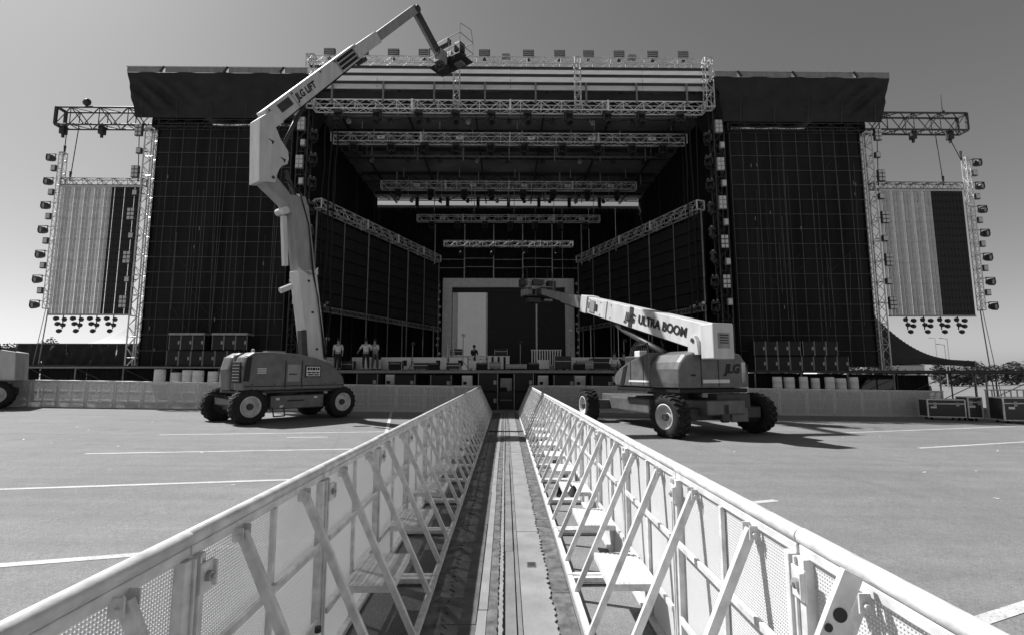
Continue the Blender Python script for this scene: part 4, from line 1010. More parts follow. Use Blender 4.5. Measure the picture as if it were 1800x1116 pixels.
# ------------------------------------------------------------------ people
def person(label, loc, rz, pose, top, legs):
    t = thing('person', label, 'person', loc, rz)
    def skin(name, verts, edges, m, root=0):
        me = bpy.data.meshes.new(name); me.from_pydata([v[:3] for v in verts], edges, []); me.materials.append(MATS[m])
        o = bpy.data.objects.new(name, me); COL.objects.link(o); o.parent = t
        sm = o.modifiers.new('skin', 'SKIN'); sm.use_smooth_shade = True
        for i, v in enumerate(verts):
            r = v[3]; me.skin_vertices[0].data[i].radius = r if isinstance(r, tuple) else (r, r)
        me.skin_vertices[0].data[root].use_root = True
        ss = o.modifiers.new('sub', 'SUBSURF'); ss.levels = 1; ss.render_levels = 2
        return o
    lean = pose.get('lean', 0); arms = pose.get('arms', 'down')
    hy = lean
    pel = (0, 0, .95, (.15, .11)); che = (0, hy * .6, 1.28, (.17, .12)); sh = (0, hy * .85, 1.45, (.13, .09)); nk = (0, hy, 1.53, .055); hd = (0, hy * 1.1 + .02, 1.64, (.085, .1)); hd2 = (0, hy * 1.15 + .03, 1.73, (.075, .09))
    st = pose.get('step', .1)
    sit = pose.get('sit', False); dz = -.84 if sit else 0.0
    V = [pel, che, sh, nk, hd, hd2]
    V = [(q[0], q[1], q[2] + dz, q[3]) for q in V]
    E = [(0, 1), (1, 2), (2, 3), (3, 4), (4, 5)]
    for s in (-1, 1):
        b = len(V)
        V += [(s * .1, st * s * .3, .88, (.09, .09)), (s * .11, st * s * .7 - .02, .5, .062), (s * .11, st * s - .05, .1, .045), (s * .12, st * s - .19, .04, (.042, .03))]
        if sit: V[b:] = [(s * .1, -.05, .1, (.09, .09)), (s * .13, -.5, .1, .07), (s * .13, -.53, -.33, .048), (s * .13, -.66, -.4, (.042, .03))]
        E += [(0, b), (b, b + 1), (b + 1, b + 2), (b + 2, b + 3)]
        b = len(V)
        if arms == 'down': a = [(s * .2, hy * .8, 1.42, .055), (s * .26, hy * .7 + .03, 1.14, .043), (s * .26, hy * .7 - .1, .9, .033), (s * .25, hy * .7 - .16, .8, .036)]
        elif arms == 'front': a = [(s * .2, hy * .8, 1.42, .055), (s * .27, hy * .7 - .06, 1.15, .043), (s * .12, hy * .7 - .3, 1.12, .033), (s * .06, hy * .7 - .38, 1.13, .036)]
        else: a = [(s * .2, hy * .8, 1.42, .055), (s * .38, hy * .7, 1.2, .043), (s * .55, hy * .7 - .1, 1.02, .033), (s * .6, hy * .7 - .14, .94, .036)]
        V += [(q[0], q[1], q[2] + dz, q[3]) for q in a]; E += [(2, b), (b, b + 1), (b + 1, b + 2), (b + 2, b + 3)]
    skin('body', V, E, 'skin')
    def grow(v, k):
        r = v[3]; r = r if isinstance(r, tuple) else (r, r); return (v[0], v[1], v[2], (r[0] * k + .008, r[1] * k + .008))
    T = [grow(V[0], 1.03), grow(V[1], 1.08), grow(V[2], 1.1)]; TE = [(0, 1), (1, 2)]
    for b in (10, 18):
        n = len(T); T += [grow(V[b], 1.25), grow(V[b + 1], 1.3)]; TE += [(2, n), (n, n + 1)]
    skin('shirt', T, TE, top)
    T = [grow((0, 0, .98 + dz, (.15, .11)), 1.0)]; TE = []
    for b in (6, 14):
        n = len(T); T += [grow(V[b], 1.1), grow(V[b + 1], 1.15), grow(V[b + 2], 1.2)]; TE += [(0, n), (n, n + 1), (n + 1, n + 2)]
    skin('trousers', T, TE, legs)
    m = MB(); hc = Vector((0, hy * 1.15 + .04, 1.72 + dz))
    m.lathe([(.005, .125), (.06, .11), (.1, .05), (.105, -.02), (.1, -.06)], 12, hc, (0, 0.25, 1)); m.build('hair', 'cloth_dark', t, smooth=True)
    for s in (-1, 1): m = MB(); m.lathe([(0, -.012), (.012, 0), (0, .012)], 6, hc + Vector((s * .035, -.1, -.045)), (0, 1, 0)); m.build('eye', 'ink', t)
    m = MB(); m.add([hc + Vector(q) for q in ((-.014, -.105, -.09), (.014, -.105, -.09), (0, -.13, -.09), (0, -.105, -.04))], [(0, 1, 2), (0, 2, 3), (1, 3, 2)]); m.build('nose', 'skin', t)
    return t
person('standing person in a light shirt at the left end of the stage edge', (-9.75, 28.4, DZ), R(10), {'arms': 'down', 'step': .08}, 'cloth_light', 'cloth_dark')
person('person in a white shirt with spread elbows standing left on the stage', (-8.05, 28.1, DZ + .0), R(170), {'arms': 'out', 'step': .1}, 'cloth_light', 'cloth_dark')
person('person in a pale shirt standing just behind another on the left of the stage', (-7.62, 28.55, DZ), R(-20), {'arms': 'front', 'step': .1, 'lean': -.1}, 'cloth_light', 'cloth_mid')
person('dark clothed person standing by the long table before the rear screen', (-2.3, 34.6, DZ), R(150), {'arms': 'front', 'step': .12, 'lean': -.12}, 'cloth_dark', 'cloth_dark')
person('person in a pale shirt sitting on the stage edge near the right lift nose', (5.95, 26.72, DZ), R(8), {'arms': 'front', 'lean': -.1, 'sit': True}, 'cloth_light', 'cloth_mid')
person('dark clothed person sitting on the stage edge right of the pale shirted one', (6.5, 26.72, DZ), R(-12), {'arms': 'down', 'sit': True, 'lean': -.05}, 'cloth_dark', 'cloth_dark')

# ------------------------------------------------------------------ boom lifts
def wheel(t, x, y, z, dia, wid, out, steer=0.0, rimm='rim_paint'):
    """out = +1 or -1: side on which the dished rim shows"""
    r = dia / 2
    M = Matrix.Translation((x, y, z)) @ Matrix.Rotation(steer, 4, 'Z')
    def tf(mb): mb.v = [tuple(M @ Vector(p)) for p in mb.v]; return mb
    h = MB(); h.lathe([(0, .06), (.09, .06), (.11, .02), (.11, -.12), (0, -.12)], 14, (0, out * (wid * .34), 0), (0, out, 0))
    for i in range(8):
        a = 2 * math.pi * i / 8; h.lathe([(0, .03), (.014, .03), (.014, 0)], 5, (.075 * math.cos(a), out * (wid * .34 + .045), .075 * math.sin(a)), (0, out, 0))
    hub = tf(h).build('wheel', 'lift_dark', t)
    w = wid / 2
    prof = [(r * .56, -w * .86), (r * .62, -w * .98), (r * .78, -w * 1.03), (r * .9, -w * .98), (r * .965, -w * .84), (r * .97, 0), (r * .965, w * .84), (r * .9, w * .98), (r * .78, w * 1.03), (r * .62, w * .98), (r * .56, w * .86), (r * .56, -w * .86)]
    m = MB(); m.lathe(prof, 36, (0, 0, 0), (0, 1, 0)); tf(m).build('tyre', 'rubber', hub, smooth=True)
    m = MB(); n = 20
    for i in range(n):
        for s in (-1, 1):
            a0 = 2 * math.pi * (i + (.5 if s > 0 else 0)) / n
            pts = []
            for da, yy, rr in ((0, s * w * .98, .9), (0.02, s * w * .8, .985), (.16, s * w * .02, .99)):
                a = a0 + da; pts.append(Vector((math.cos(a) * r * rr, yy, math.sin(a) * r * rr)))
            for p, q in zip(pts[:-1], pts[1:]):
                m.beam(p, q, r * .11, r * .07, (p + q) / 2 * Vector((1, 0, 1)) if False else Vector((p.x, 0, p.z)))
    tf(m).build('tread', 'rubber', hub, kind='stuff')
    m = MB(); m.lathe([(r * .57, .0), (r * .6, .03), (r * .54, .03), (r * .5, -.02), (r * .47, -.10), (r * .25, -.12), (r * .18, -.06), (.0, -.06)], 28, (0, out * wid * .42, 0), (0, out, 0)); tf(m).build('rim', rimm, hub, smooth=True)
    m = MB(); m.lathe([(r * .57, .0), (r * .45, -.06), (0, -.06)], 20, (0, -out * wid * .42, 0), (0, -out, 0)); tf(m).build('inner_rim', 'lift_dark', hub)
    return hub

def basket(t, c, w, d, h):
    """work platform: floor, rails, posts, control box; c = middle of the floor, width along y"""
    b = MB().box(c, (d, w, .07)).build('basket_floor', 'lift_dark', t)
    c = Vector(c)
    for z in (.5, h):
        m = MB(); q = [c + Vector((sx * d / 2, sy * w / 2, z)) for sx, sy in ((-1, -1), (1, -1), (1, 1), (-1, 1))]
        for i in range(4): m.tube(q[i], q[(i + 1) % 4], .022, 6)
        m.build('basket_rail', 'lift_grey', b)
    for sx in (-1, 1):
        for sy in (-1, -.33, .33, 1): MB().tube(c + Vector((sx * d / 2, sy * w / 2, 0)), c + Vector((sx * d / 2, sy * w / 2, h)), .02, 6).build('basket_post', 'lift_grey', b)
    MB().box(c + Vector((-d / 2 + .12, 0.1, h - .12)), (.3, min(.8, w * .4), .3)).build('control_box', 'lift_dark', b, bevel=.02)
    MB().box(c + Vector((d * .2, -.45, .3)), (.5, .6, .55)).build('tool_box', 'case_black', b, bevel=.02)
    MB().box(c + Vector((d * .1, .6, .2)), (.5, .5, .35)).build('tool_bag', 'lift_grey', b, bevel=.04)
    MB().box(c + Vector((-.1, -.75, .62)), (.45, .42, .5)).build('welder_box', 'case_black', b, bevel=.03)
    MB().box(c + Vector((.15, .75, .75)), (.5, .4, .42)).build('cable_drum', 'lift_dark', b, bevel=.06)
    MB().box(c + Vector((.0, .1, .55)), (.3, .5, .3)).build('parts_tray', 'lift_cream', b, bevel=.02)
    MB().box(c + Vector((-.1, .3, -.22)), (.5, .7, .28)).build('under_box', 'lift_dark', b, bevel=.03)
    MB().box(c + Vector((.1, -.6, -.14)), (.4, .5, .16)).build('rotator_box', 'steel_mid', b, bevel=.03)
    m = MB(); m.path([c + Vector((-.4, -.9, .3)), c + Vector((-.6, -.7, -.4)), c + Vector((-.3, -.3, -.5)), c + Vector((.1, 0, -.2))], .03, 5); m.build('hanging_hose', 'rubber', b)
    MB().box(c + Vector((d / 2 + .02, 0, .12)), (.03, w, .2)).build('toe_board', 'lift_grey', b)
    m = MB()
    for sy in (-1, 1):
        m.path([c + Vector((-d / 2, sy * w / 2, h)), c + Vector((-d / 2 + .1, sy * w / 2 * .95, h + .6)), c + Vector((d / 2 - .1, sy * w / 2 * .95, h + .75)), c + Vector((d / 2, sy * w / 2, h))], .014, 5)
    m.build('guard_hoop', 'steel_dark', b)
    return b

def body_shell(t, prof, hw, m, edge=.2, name='engine_cover'):
    """prof: outline in s-z; sides lean in towards the top edge"""
    mb = MB(); n = len(prof); rings = [(-hw, 1.0, .0), (-hw + .01, 1.0, 0)]
    zc = sum(p[1] for p in prof) / n; xc = sum(p[0] for p in prof) / n
    rows = []
    for y, k in ((-hw, .965), (-hw + edge * .3, .99), (-hw + edge, 1.0), (hw - edge, 1.0), (hw - edge * .3, .99), (hw, .965)):
        rows.append([(xc + (p[0] - xc) * k, y, zc + (p[1] - zc) * k) for p in prof])
    vs = [p for r_ in rows for p in r_]; fs = []
    for a in range(len(rows) - 1):
        for i in range(n): fs.append((a * n + i, a * n + (i + 1) % n, (a + 1) * n + (i + 1) % n, (a + 1) * n + i))
    fs += [tuple(range(n))[::-1], tuple(range((len(rows) - 1) * n, len(rows) * n))]
    o = mb.add(vs, fs).build(name, m, t, bevel=.03); fix_normals(o); return o

def side_text(text, size, t, x, y, z, slope, mm='ink', bold=.01, shear=0.0, facing=-1):
    # lettering on the side that faces local -y (reads along +x) or +y (reads along -x)
    if facing < 0:
        M = Matrix.Translation((x, y, z)) @ Matrix.Rotation(-slope, 4, 'Y') @ Matrix.Rotation(R(90), 4, 'X')
    else:
        M = Matrix.Translation((x, y, z)) @ Matrix.Rotation(-slope, 4, 'Y') @ Matrix.Rotation(R(180), 4, 'Z') @ Matrix.Rotation(R(90), 4, 'X')
    return letters(text, size, mm, t, M, bold=bold, shear=shear)

def left_lift():
    ox, oy = -8.25, 18.3
    t = thing('boom_lift', 'articulated boom lift with raised cream boom standing left of the aisle', 'boom lift', (ox, oy, gz(ox)), R(54), None, 0.0)
    # chassis
    ch = MB(); ch.prism([(-2.1, .62), (-1.5, .42), (1.5, .42), (2.1, .62), (2.1, .86), (-2.1, .86)], -.62, .62); fix_normals(ch.build('chassis', 'lift_body', t, bevel=.03))
    MB().bb(-.95, 1.1, -.90, -.625, .42, .9).build('chassis_side_box', 'lift_body', t, bevel=.03)
    MB().bb(-.95, 1.1, .625, .9, .42, .9).build('chassis_side_box', 'lift_body', t, bevel=.03)
    for x, z in ((-.7, .78), (-.55, .52), (.75, .8)):
        MB().bb(x - .07, x + .07, -.912, -.902, z - .04, z + .04).build('decal', 'sign_white', t)
    MB().bb(-.35, .3, -.908, -.902, .68, .73).build('slot', 'ink', t)
    for x in (-1.75, 1.75):
        MB().tube((x, -.85, .58), (x, .85, .58), .12, 8).build('axle', 'lift_dark', t)
        MB().box((x, 0, .62), (.4, .7, .35)).build('axle_mount', 'lift_dark', t, bevel=.03)
    for x in (-1.75, 1.75):
        wheel(t, x, -.98, .58, 1.16, .42, -1); wheel(t, x, .98, .58, 1.16, .42, 1)
    m = MB()
    for i in range(6): m.path([(-2.0 + .03 * i, -.5 + i * .2, .7), (-2.25, -.45 + i * .18, .95), (-1.9, -.4 + i * .18, 1.0)], .022, 5)
    m.build('hoses', 'rubber', t)
    MB().lathe([(0, 0), (.62, 0), (.62, .14), (0, .14)], 24, (0, 0, .86), (0, 0, 1)).build('slew_ring', 'lift_dark', t)
    # turntable
    MB().bb(-2.0, 1.7, -1.05, .5, 1.0, 1.08).build('turntable_plate', 'lift_dark', t, bevel=.02)
    prof = [(-2.02, 1.09), (1.75, 1.09), (1.84, 1.25), (1.76, 1.52), (1.5, 1.82), (1.1, 2.06), (.5, 2.25), (-.3, 2.36), (-1.2, 2.39), (-1.72, 2.36), (-1.98, 2.2), (-2.08, 1.8)]
    for s in (-1, 1):
        mb = [(x, z) for x, z in prof]
        o = body_shell(t, mb, .35, 'lift_body', .16)
        o.location = (0, -.82 if s < 0 else .12, 0)
    MB().bb(-2.0, -1.2, -.465, -.235, 1.1, 2.3).build('counterweight', 'lift_body', t, bevel=.08)
    MB().prism([(-2.055, 1.42), (-1.86, 1.40), (-1.80, 2.24), (-1.97, 2.18)], -1.19, -1.172).build('grille', 'ink', t)
    MB().bb(-2.1, -2.06, -1.05, -.5, 1.35, 2.05).build('rear_grille', 'ink', t, bevel=.02)
    for k in range(6): MB().bb(-2.112, -2.101, -1.0, -.55, 1.42 + k * .1, 1.45 + k * .1).build('grille_slat', 'lift_grey', t)
    MB().bb(-.55, -.07, -1.186, -1.172, 1.38, 1.98).build('door', 'lift_grey', t, bevel=.004)
    for x in (-.62, 0.0): MB().bb(x - .012, x + .012, -1.184, -1.172, 1.16, 2.12).build('seam', 'ink', t)
    MB().bb(-2.0, 1.75, -1.184, -1.172, 1.22, 1.25).build('lower_seam', 'ink', t)
    sg = MB().bb(.12, .74, -1.19, -1.174, 1.53, 1.95).build('sign', 'ink', t)
    MB().bb(.16, .70, -1.196, -1.191, 1.57, 1.91).build('sign_face', 'sign_white', sg)
    for z, hgt, cuts in ((1.83, .1, ((.19, .28), (.30, .37), (.39, .50), (.52, .58), (.60, .67))), (1.70, .05, ((.19, .34), (.36, .52), (.54, .67))), (1.62, .05, ((.22, .44), (.47, .65)))):
        for a, b in cuts: MB().bb(a, b, -1.2, -1.1965, z - hgt / 2, z + hgt / 2).build('print', 'ink', sg)
    for z in (1.68, 1.75, 1.82): MB().bb(-1.6, -1.3, -1.184, -1.173, z - .015, z + .015).build('decal_line', 'sign_white', t)
    m = MB()
    for i in range(8): m.bb(-1.0 + i * .09, -.95 + i * .09, -.6, -.3, 2.39, 2.45)
    m.build('vent_fins', 'lift_grey', t)
    # tower boom
    A, B, C = Vector((1.25, 0, 1.7)), Vector((.55, 0, 5.62)), Vector((.12, 0, 8.15))
    m = MB(); m.beam(A, B, .62, .78, (1, 0, 0)); m.build('lower_tower', 'lift_cream', t, bevel=.02)
    m = MB(); m.beam(B - (B - A) * .02, C, .58, .72, (1, 0, 0)); m.build('upper_tower', 'lift_grey', t, bevel=.02)
    m = MB(); m.prism([(.18, 5.35), (1.0, 5.5), (.98, 5.78), (.62, 5.42), (.14, 5.66)], -.322, -.312); fix_normals(m.build('tower_collar', 'lift_cream', t))
    m = MB(); m.beam(A + Vector((.42, -.05, .2)), A + Vector((.5, -.05, -.65)), .6, .3, (1, 0, 0)); m.build('tower_foot', 'lift_cream', t, bevel=.02)
    m = MB(); m.beam((.62, -.2, 2.1), (.5, -.2, 3.3), .3, .22, (1, 0, 0)); m.build('tower_cylinder_box', 'lift_dark', t, bevel=.02)
    m = MB(); m.tube((-.32, -.0, 4.72), (.1, -.0, 4.95), .11, 10); m.build('side_lamp', 'lift_cream', t, smooth=False)
    link = [(-1.42, 8.62), (-1.1, 8.86), (-.83, 8.9), (-.5, 8.62), (-.25, 8.40), (.36, 8.50), (.48, 8.0), (.45, 7.75), (-.26, 7.70), (-.46, 8.0)]
    m = MB(); m.prism(link, -.27, .27); fix_normals(m.build('tower_knuckle', 'lift_grey', t, bevel=.02))
    m = MB(); m.tube((-.42, -.3, 7.75), (-.42, .3, 7.75), .14, 10); m.build('pivot_pin', 'lift_cream', t)
    m = MB(); m.beam((-.33, .05, 7.6), (-.16, .05, 5.7), .2, .16, (1, 0, 0)); m.build('tower_lit_edge', 'lift_cream', t, bevel=.01)  # pale bar stands in for the sunlit left face of the tower
    m = MB(); m.tube((-.4, -.1, 9.35), (.05, -.1, 8.35), .07, 8); m.tube((-.28, .1, 9.2), (.16, .1, 8.35), .05, 8); m.build('cylinder', 'lift_dark', t)
    up = [(-1.63, 10.85), (-1.19, 11.36), (-.72, 11.08), (-1.02, 10.74), (-.81, 10.35), (-.5, 10.02), (-.46, 9.72), (-.5, 9.5), (-.68, 9.4), (-.8, 9.2), (-.88, 8.94), (-.91, 8.66), (-1.52, 8.5)]
    m = MB(); m.prism(up, -.36, .36); fix_normals(m.build('upright', 'lift_cream', t, bevel=.02))
    for x, z, a in ((-1.2, 10.15, .2), (-.72, 9.62, .2)): MB().prism([(x - .12, z + .05), (x + .05, z - .02), (x + .07, z - .12), (x + .1, z - .1), (x + .14, z + .03)], -.366, -.361).build('warning_mark', 'ink', t)
    MB().lathe([(0, 0), (.06, 0), (.06, .02), (0, .02)], 10, (-1.02, -.36, 8.8), (0, -1, 0)).build('pin_cap', 'lift_dark', t)
    # main boom
    P0, P1, P2, P3 = Vector((-1.2, 0, 11.06)), Vector((2.55, 0, 15.93)), Vector((3.62, 0, 17.25)), Vector((6.0, 0, 20.29))
    m = MB(); m.beam(P0, P1, .58, .66, (0, 1, 0), .66 * .9, .58 * .95); m = MB(); m.beam(P0, P1, .66, .6, (0, 1, 0), .6, .54); m.build('main_boom', 'lift_cream', t, bevel=.02)
    m = MB(); m.beam(P1 - (P1 - P0).normalized() * .1, P2, .5, .46, (0, 1, 0)); m.build('middle_boom', 'lift_cream', t, bevel=.015)
    m = MB(); m.beam(P2 - (P2 - P1).normalized() * .1, P3, .4, .36, (0, 1, 0)); m.build('fly_boom', 'lift_grey', t, bevel=.01)
    d = (P1 - P0).normalized(); slope = math.atan2(d.z, d.x); up_ = Vector((-d.z, 0, d.x))
    c = P0 + d * 2.15; side_text('JLG LIFT', .34, t, c.x, -.306, c.z, slope, bold=.012, shear=.15)
    for a, b, o in ((.55, 1.25, -.05),):
        q = [P0 + d * a + up_ * .2, P0 + d * a - up_ * .1, P0 + d * b - up_ * .1, P0 + d * b + up_ * .2]
        m = MB(); m.prism([(p.x, p.z) for p in q], -.312, -.303); m.build('boom_panel', 'lift_dark', t)
    for o in (-.17, 0, .17):
        q = [P0 + d * 4.55 + up_ * (o + .055), P0 + d * 4.55 + up_ * (o - .055), P0 + d * 5.75 + up_ * (o - .055), P0 + d * 5.75 + up_ * (o + .055)]
        m = MB(); m.prism([(p.x, p.z) for p in q], -.312, -.285); m.build('boom_stripe', 'ink', t)
    q = P1 - up_ * .42; MB().box((q.x, 0, q.z), (.3, .5, .16), Matrix.Rotation(-slope, 3, 'Y')).build('boom_sensor', 'lift_dark', t, bevel=.01)
    # hoses, ram and plates on the booms
    m = MB()
    for q in (-.14, -.06, .02, .1):
        m.path([P0 + d * .2 - up_ * .36 + Vector((0, q, 0)), P0 + d * 1.6 - up_ * .37 + Vector((0, q, .03)), P0 + d * 3.6 - up_ * .36 + Vector((0, q, 0)), P1 - up_ * .33 + Vector((0, q, 0))], .022, 5)
    m.build('boom_hoses', 'rubber', t)
    m = MB(); m.tube((-.62, 0, 10.0), P0 + d * 1.9 - up_ * .34, .085, 10); m.build('boom_ram', 'lift_dark', t, smooth=True)
    m = MB(); m.tube(P0 + d * 1.2 - up_ * .42, P0 + d * 2.0 - up_ * .33, .05, 8); m.build('ram_rod', 'alu', t)
    for a in (.15, 1.5, 3.4, 4.4, 5.95):
        q = P0 + d * a + up_ * .22; MB().lathe([(0, 0), (.035, 0), (.035, .015), (0, .015)], 8, (q.x, -.305, q.z), (0, -1, 0)).build('bolt', 'lift_dark', t)
    for a, b in ((1.42, 1.455), (4.45, 4.5), (5.8, 5.84)):
        q = [P0 + d * a + up_ * .3, P0 + d * a - up_ * .3, P0 + d * b - up_ * .3, P0 + d * b + up_ * .3]
        m = MB(); m.prism([(p.x, p.z) for p in q], -.308, -.3); m.build('weld_band', 'lift_grey', t)
    m = MB()
    for q in (.0, .07, .14): m.path([(1.72 - q, -.2, 1.6), (1.42 - q * .5, -.36, 2.6), (1.0, -.36 - q * .2, 4.6), (.78 - q * .3, -.35, 5.6), (.5, -.33, 7.4), (.1, -.32, 8.5), (-.5, -.3, 8.9)], .02, 5)
    m.build('tower_hoses', 'rubber', t)
    for z, x in ((2.6, 1.1), (4.0, .84), (5.2, .62)): MB().bb(x - .05, x + .05, -.318, -.312, z - .04, z + .04).build('tower_decal', 'ink', t)
    for x in (-1.75, -1.0, .95, 1.35): MB().lathe([(0, 0), (.025, 0), (.025, .01), (0, .01)], 8, (x, -1.172, 1.3), (0, -1, 0)).build('bolt', 'ink', t)
    MB().bb(-.5, -.2, -1.19, -1.186, 1.62, 1.66).build('door_handle', 'ink', t)
    MB().tube((-1.95, -.9, 2.3), (-1.95, -.9, 2.62), .02, 6).build('aerial', 'ink', t)
    MB().lathe([(0, 0), (.06, 0), (.05, .1), (0, .12)], 10, (-1.6, -.8, 2.37), (0, 0, 1)).build('beacon', 'lamp_glass', t)
    m = MB(); m.path([(-.9, -.95, .5), (-.9, -1.05, .2), (-.5, -1.05, .2), (-.5, -.95, .5)], .025, 6); m.build('step_loop', 'lift_dark', t)
    # jib and basket
    J = Vector((7.7, 0, 19.02))
    MB().tube((6.02, -.26, 20.26), (6.02, .26, 20.26), .17, 10).build('jib_pin', 'lift_dark', t)
    m = MB(); m.beam(P3 + Vector((.05, 0, .05)), J, .26, .22, (0, 1, 0)); m.build('jib', 'lift_dark', t, bevel=.01)
    m = MB(); m.beam(P3 + Vector((0, 0, -.34)), J + Vector((-.15, 0, -.32)), .1, .1, (0, 1, 0)); m.build('jib_link', 'lift_grey', t)
    MB().box((J.x + .25, 0, J.z - .3), (.55, .5, .7)).build('basket_mount', 'lift_grey', t, bevel=.03)
    m = MB()
    for i in range(4): m.path([J + Vector((-.1, -.2 + i * .12, .05)), J + Vector((.1, -.22 + i * .12, -.7 - .1 * i)), J + Vector((.6, -.2 + i * .12, -.55))], .025, 5)
    m.build('basket_hoses', 'rubber', t)
    basket(t, (8.75, 0, 18.75), 2.3, 1.1, 1.15)
    return t
left_lift()

def right_lift():
    ox, oy = 5.3, 16.2
    t = thing('boom_lift', 'telescopic boom lift with a long white boom lowered towards the stage right of the aisle', 'boom lift', (ox, oy, gz(ox)), R(109))
    ch = MB(); ch.prism([(-2.6, .62), (-1.6, .45), (2.2, .45), (3.1, .62), (3.1, 1.02), (-2.6, 1.02)], -.75, .6); fix_normals(ch.build('chassis', 'lift_body', t, bevel=.03))
    MB().bb(-2.1, -1.2, -1.2, -.76, .45, 1.1).build('chassis_side_box', 'lift_dark', t, bevel=.03)
    MB().bb(-2.45, -2.05, -1.1, .1, .72, 1.2).build('rear_frame', 'lift_dark', t, bevel=.03)
    MB().bb(-2.55, -2.46, -.9, -.3, .4, .8).build('rear_step', 'lift_body', t, bevel=.02)
    MB().bb(-2.6, -2.46, -.2, .08, .4, .95).build('rear_cylinder', 'lift_dark', t, bevel=.05)
    for x in (-2.1, 2.75):
        MB().bb(x - .2, x + .2, -1.65, 1.35, .46, .8).build('axle', 'lift_body' if x > 0 else 'lift_dark', t, bevel=.04)
    wheel(t, -2.15, 1.5, .58, 1.2, .46, 1, R(4)); wheel(t, -1.85, -1.85, .58, 1.2, .46, -1, R(16)); wheel(t, 2.75, 1.4, .58, 1.2, .46, 1, R(-8)); wheel(t, 2.85, -1.8, .58, 1.2, .46, -1)
    MB().bb(-.4, 1.9, .62, .95, .5, .98).build('side_tank', 'lift_body', t, bevel=.06)
    MB().lathe([(0, 0), (.75, 0), (.75, .2), (0, .2)], 24, (-.6, 0, 1.02), (0, 0, 1)).build('slew_ring', 'lift_dark', t)
    MB().bb(-2.25, 1.0, -1.22, 1.22, 1.22, 1.34).build('turntable_plate', 'ink', t, bevel=.02)
    # rear cover: wide rounded shell; left cover: nose towards the stage
    n = 8; pr = [(-1.26, 1.36), (1.26, 1.36)] + [(1.28 - .0 * i, 1.5 + i * .2) for i in range(3)] + [(1.2, 2.1), (1.0, 2.32), (.6, 2.43), (0, 2.46), (-.6, 2.43), (-1.0, 2.34), (-1.2, 2.1), (-1.28, 1.7)]
    mb = MB(); k = len(pr); rows = []
    for x, sc in ((-2.30, .955), (-2.24, .985), (-2.1, 1.0), (-1.0, 1.0), (-.95, .98)):
        rows.append([(x, y * sc, 1.36 + (z - 1.36) * sc) for y, z in pr])
    vs = [p for r_ in rows for p in r_]; fs = []
    for a in range(len(rows) - 1):
        for i in range(k): fs.append((a * k + i, a * k + (i + 1) % k, (a + 1) * k + (i + 1) % k, (a + 1) * k + i))
    fs += [tuple(range(k))[::-1], tuple(range((len(rows) - 1) * k, len(rows) * k))]
    fix_normals(mb.add(vs, fs).build('rear_cover', 'lift_body', t, bevel=.03))
    prof = [(-1.0, 1.36), (.95, 1.36), (1.1, 1.5), (1.02, 1.72), (.7, 1.95), (.2, 2.14), (-.4, 2.3), (-1.0, 2.42)]
    for s in (-1, 1):
        o = body_shell(t, prof, .34, 'lift_body', .14); o.location = (0.06, s * .92, 0)
    MB().prism([(.5, 1.42), (.72, 1.42), (.5, 1.98), (.28, 2.06)], 1.262, 1.275).build('stripe', 'ink', t)
    M = Matrix.Translation((-2.312, -.62, 1.9)) @ Matrix.Rotation(R(-90), 4, 'Z') @ Matrix.Rotation(R(90), 4, 'X')
    letters('JLG', .36, 'ink', t, M, bold=.016, shear=.2)
    MB().bb(-2.30, -2.287, -1.12, -.98, 1.5, 2.1).build('reflector', 'sign_white', t)
    MB().bb(-2.312, -2.30, -.5, .45, 1.5, 1.6).build('rear_strip', 'sign_white', t)
    MB().bb(-2.285, -2.272, -1.24, -1.2, 1.4, 2.05).build('rear_bumper', 'ink', t)
    MB().bb(-.9, .2, 1.262, 1.272, 1.5, 1.56).build('side_strip', 'sign_white', t)
    # boom
    yb = .30
    d = Vector((12.5, 0, 3.37)).normalized(); up_ = Vector((-d.z, 0, d.x)); slope = math.atan2(d.z, d.x)
    Q = Vector((-2.72, yb, 2.72))
    m = MB(); m.beam(Q, Q + d * 7.4, .74, .62, (0, 1, 0), .66, .54); m = MB()
    m.beam(Q, Q + d * 7.4, .80, .56, (0, 1, 0), .66, .5); m.build('main_boom', 'lift_cream', t, bevel=.02)
    rb = MB().box(Q + Vector((-.04, 0, -.06)), (.5, .72, .98)).build('boom_end_box', 'lift_cream', t, bevel=.03)
    MB().box(Q + Vector((-.298, 0, -.05)), (.012, .4, .42)).build('placard', 'lift_grey', rb)
    for i in range(4): MB().box(Q + Vector((-.306, 0, .1 - i * .07)), (.006, .3, .03)).build('placard_line', 'ink', rb)
    m = MB(); m.beam(Q + d * 7.2, Q + d * 7.75, .72, .6, (0, 1, 0)); m.build('boom_collar', 'lift_cream', t, bevel=.02)
    m = MB(); m.beam(Q + d * 7.7, Q + d * 9.9, .5, .42, (0, 1, 0), .46, .4); m.build('middle_boom', 'lift_grey', t, bevel=.01)
    m = MB(); m.beam(Q + d * 9.8, Q + d * 12.6, .38, .32, (0, 1, 0), .3, .26); m.build('fly_boom', 'lift_grey', t, bevel=.01)
    for a, b, o, w in ((6.35, 7.05, .0, .13), (6.55, 6.95, .0, .24)):
        q = [Q + d * a + up_ * w, Q + d * a - up_ * w, Q + d * b - up_ * w, Q + d * b + up_ * w]
        m = MB(); m.prism([(p.x, p.z) for p in q], yb + .268, yb + .285 + w * .01); m.build('boom_panel', 'lift_grey' if w > .2 else 'lift_dark', t)
    q = [Q + d * 3.78 + up_ * .36, Q + d * 3.78 - up_ * .34, Q + d * 4.0 - up_ * .34, Q + d * 4.0 + up_ * .36]
    m = MB(); m.prism([(p.x, p.z) for p in q], yb + .272, yb + .284); m.build('boom_band', 'lift_dark', t)
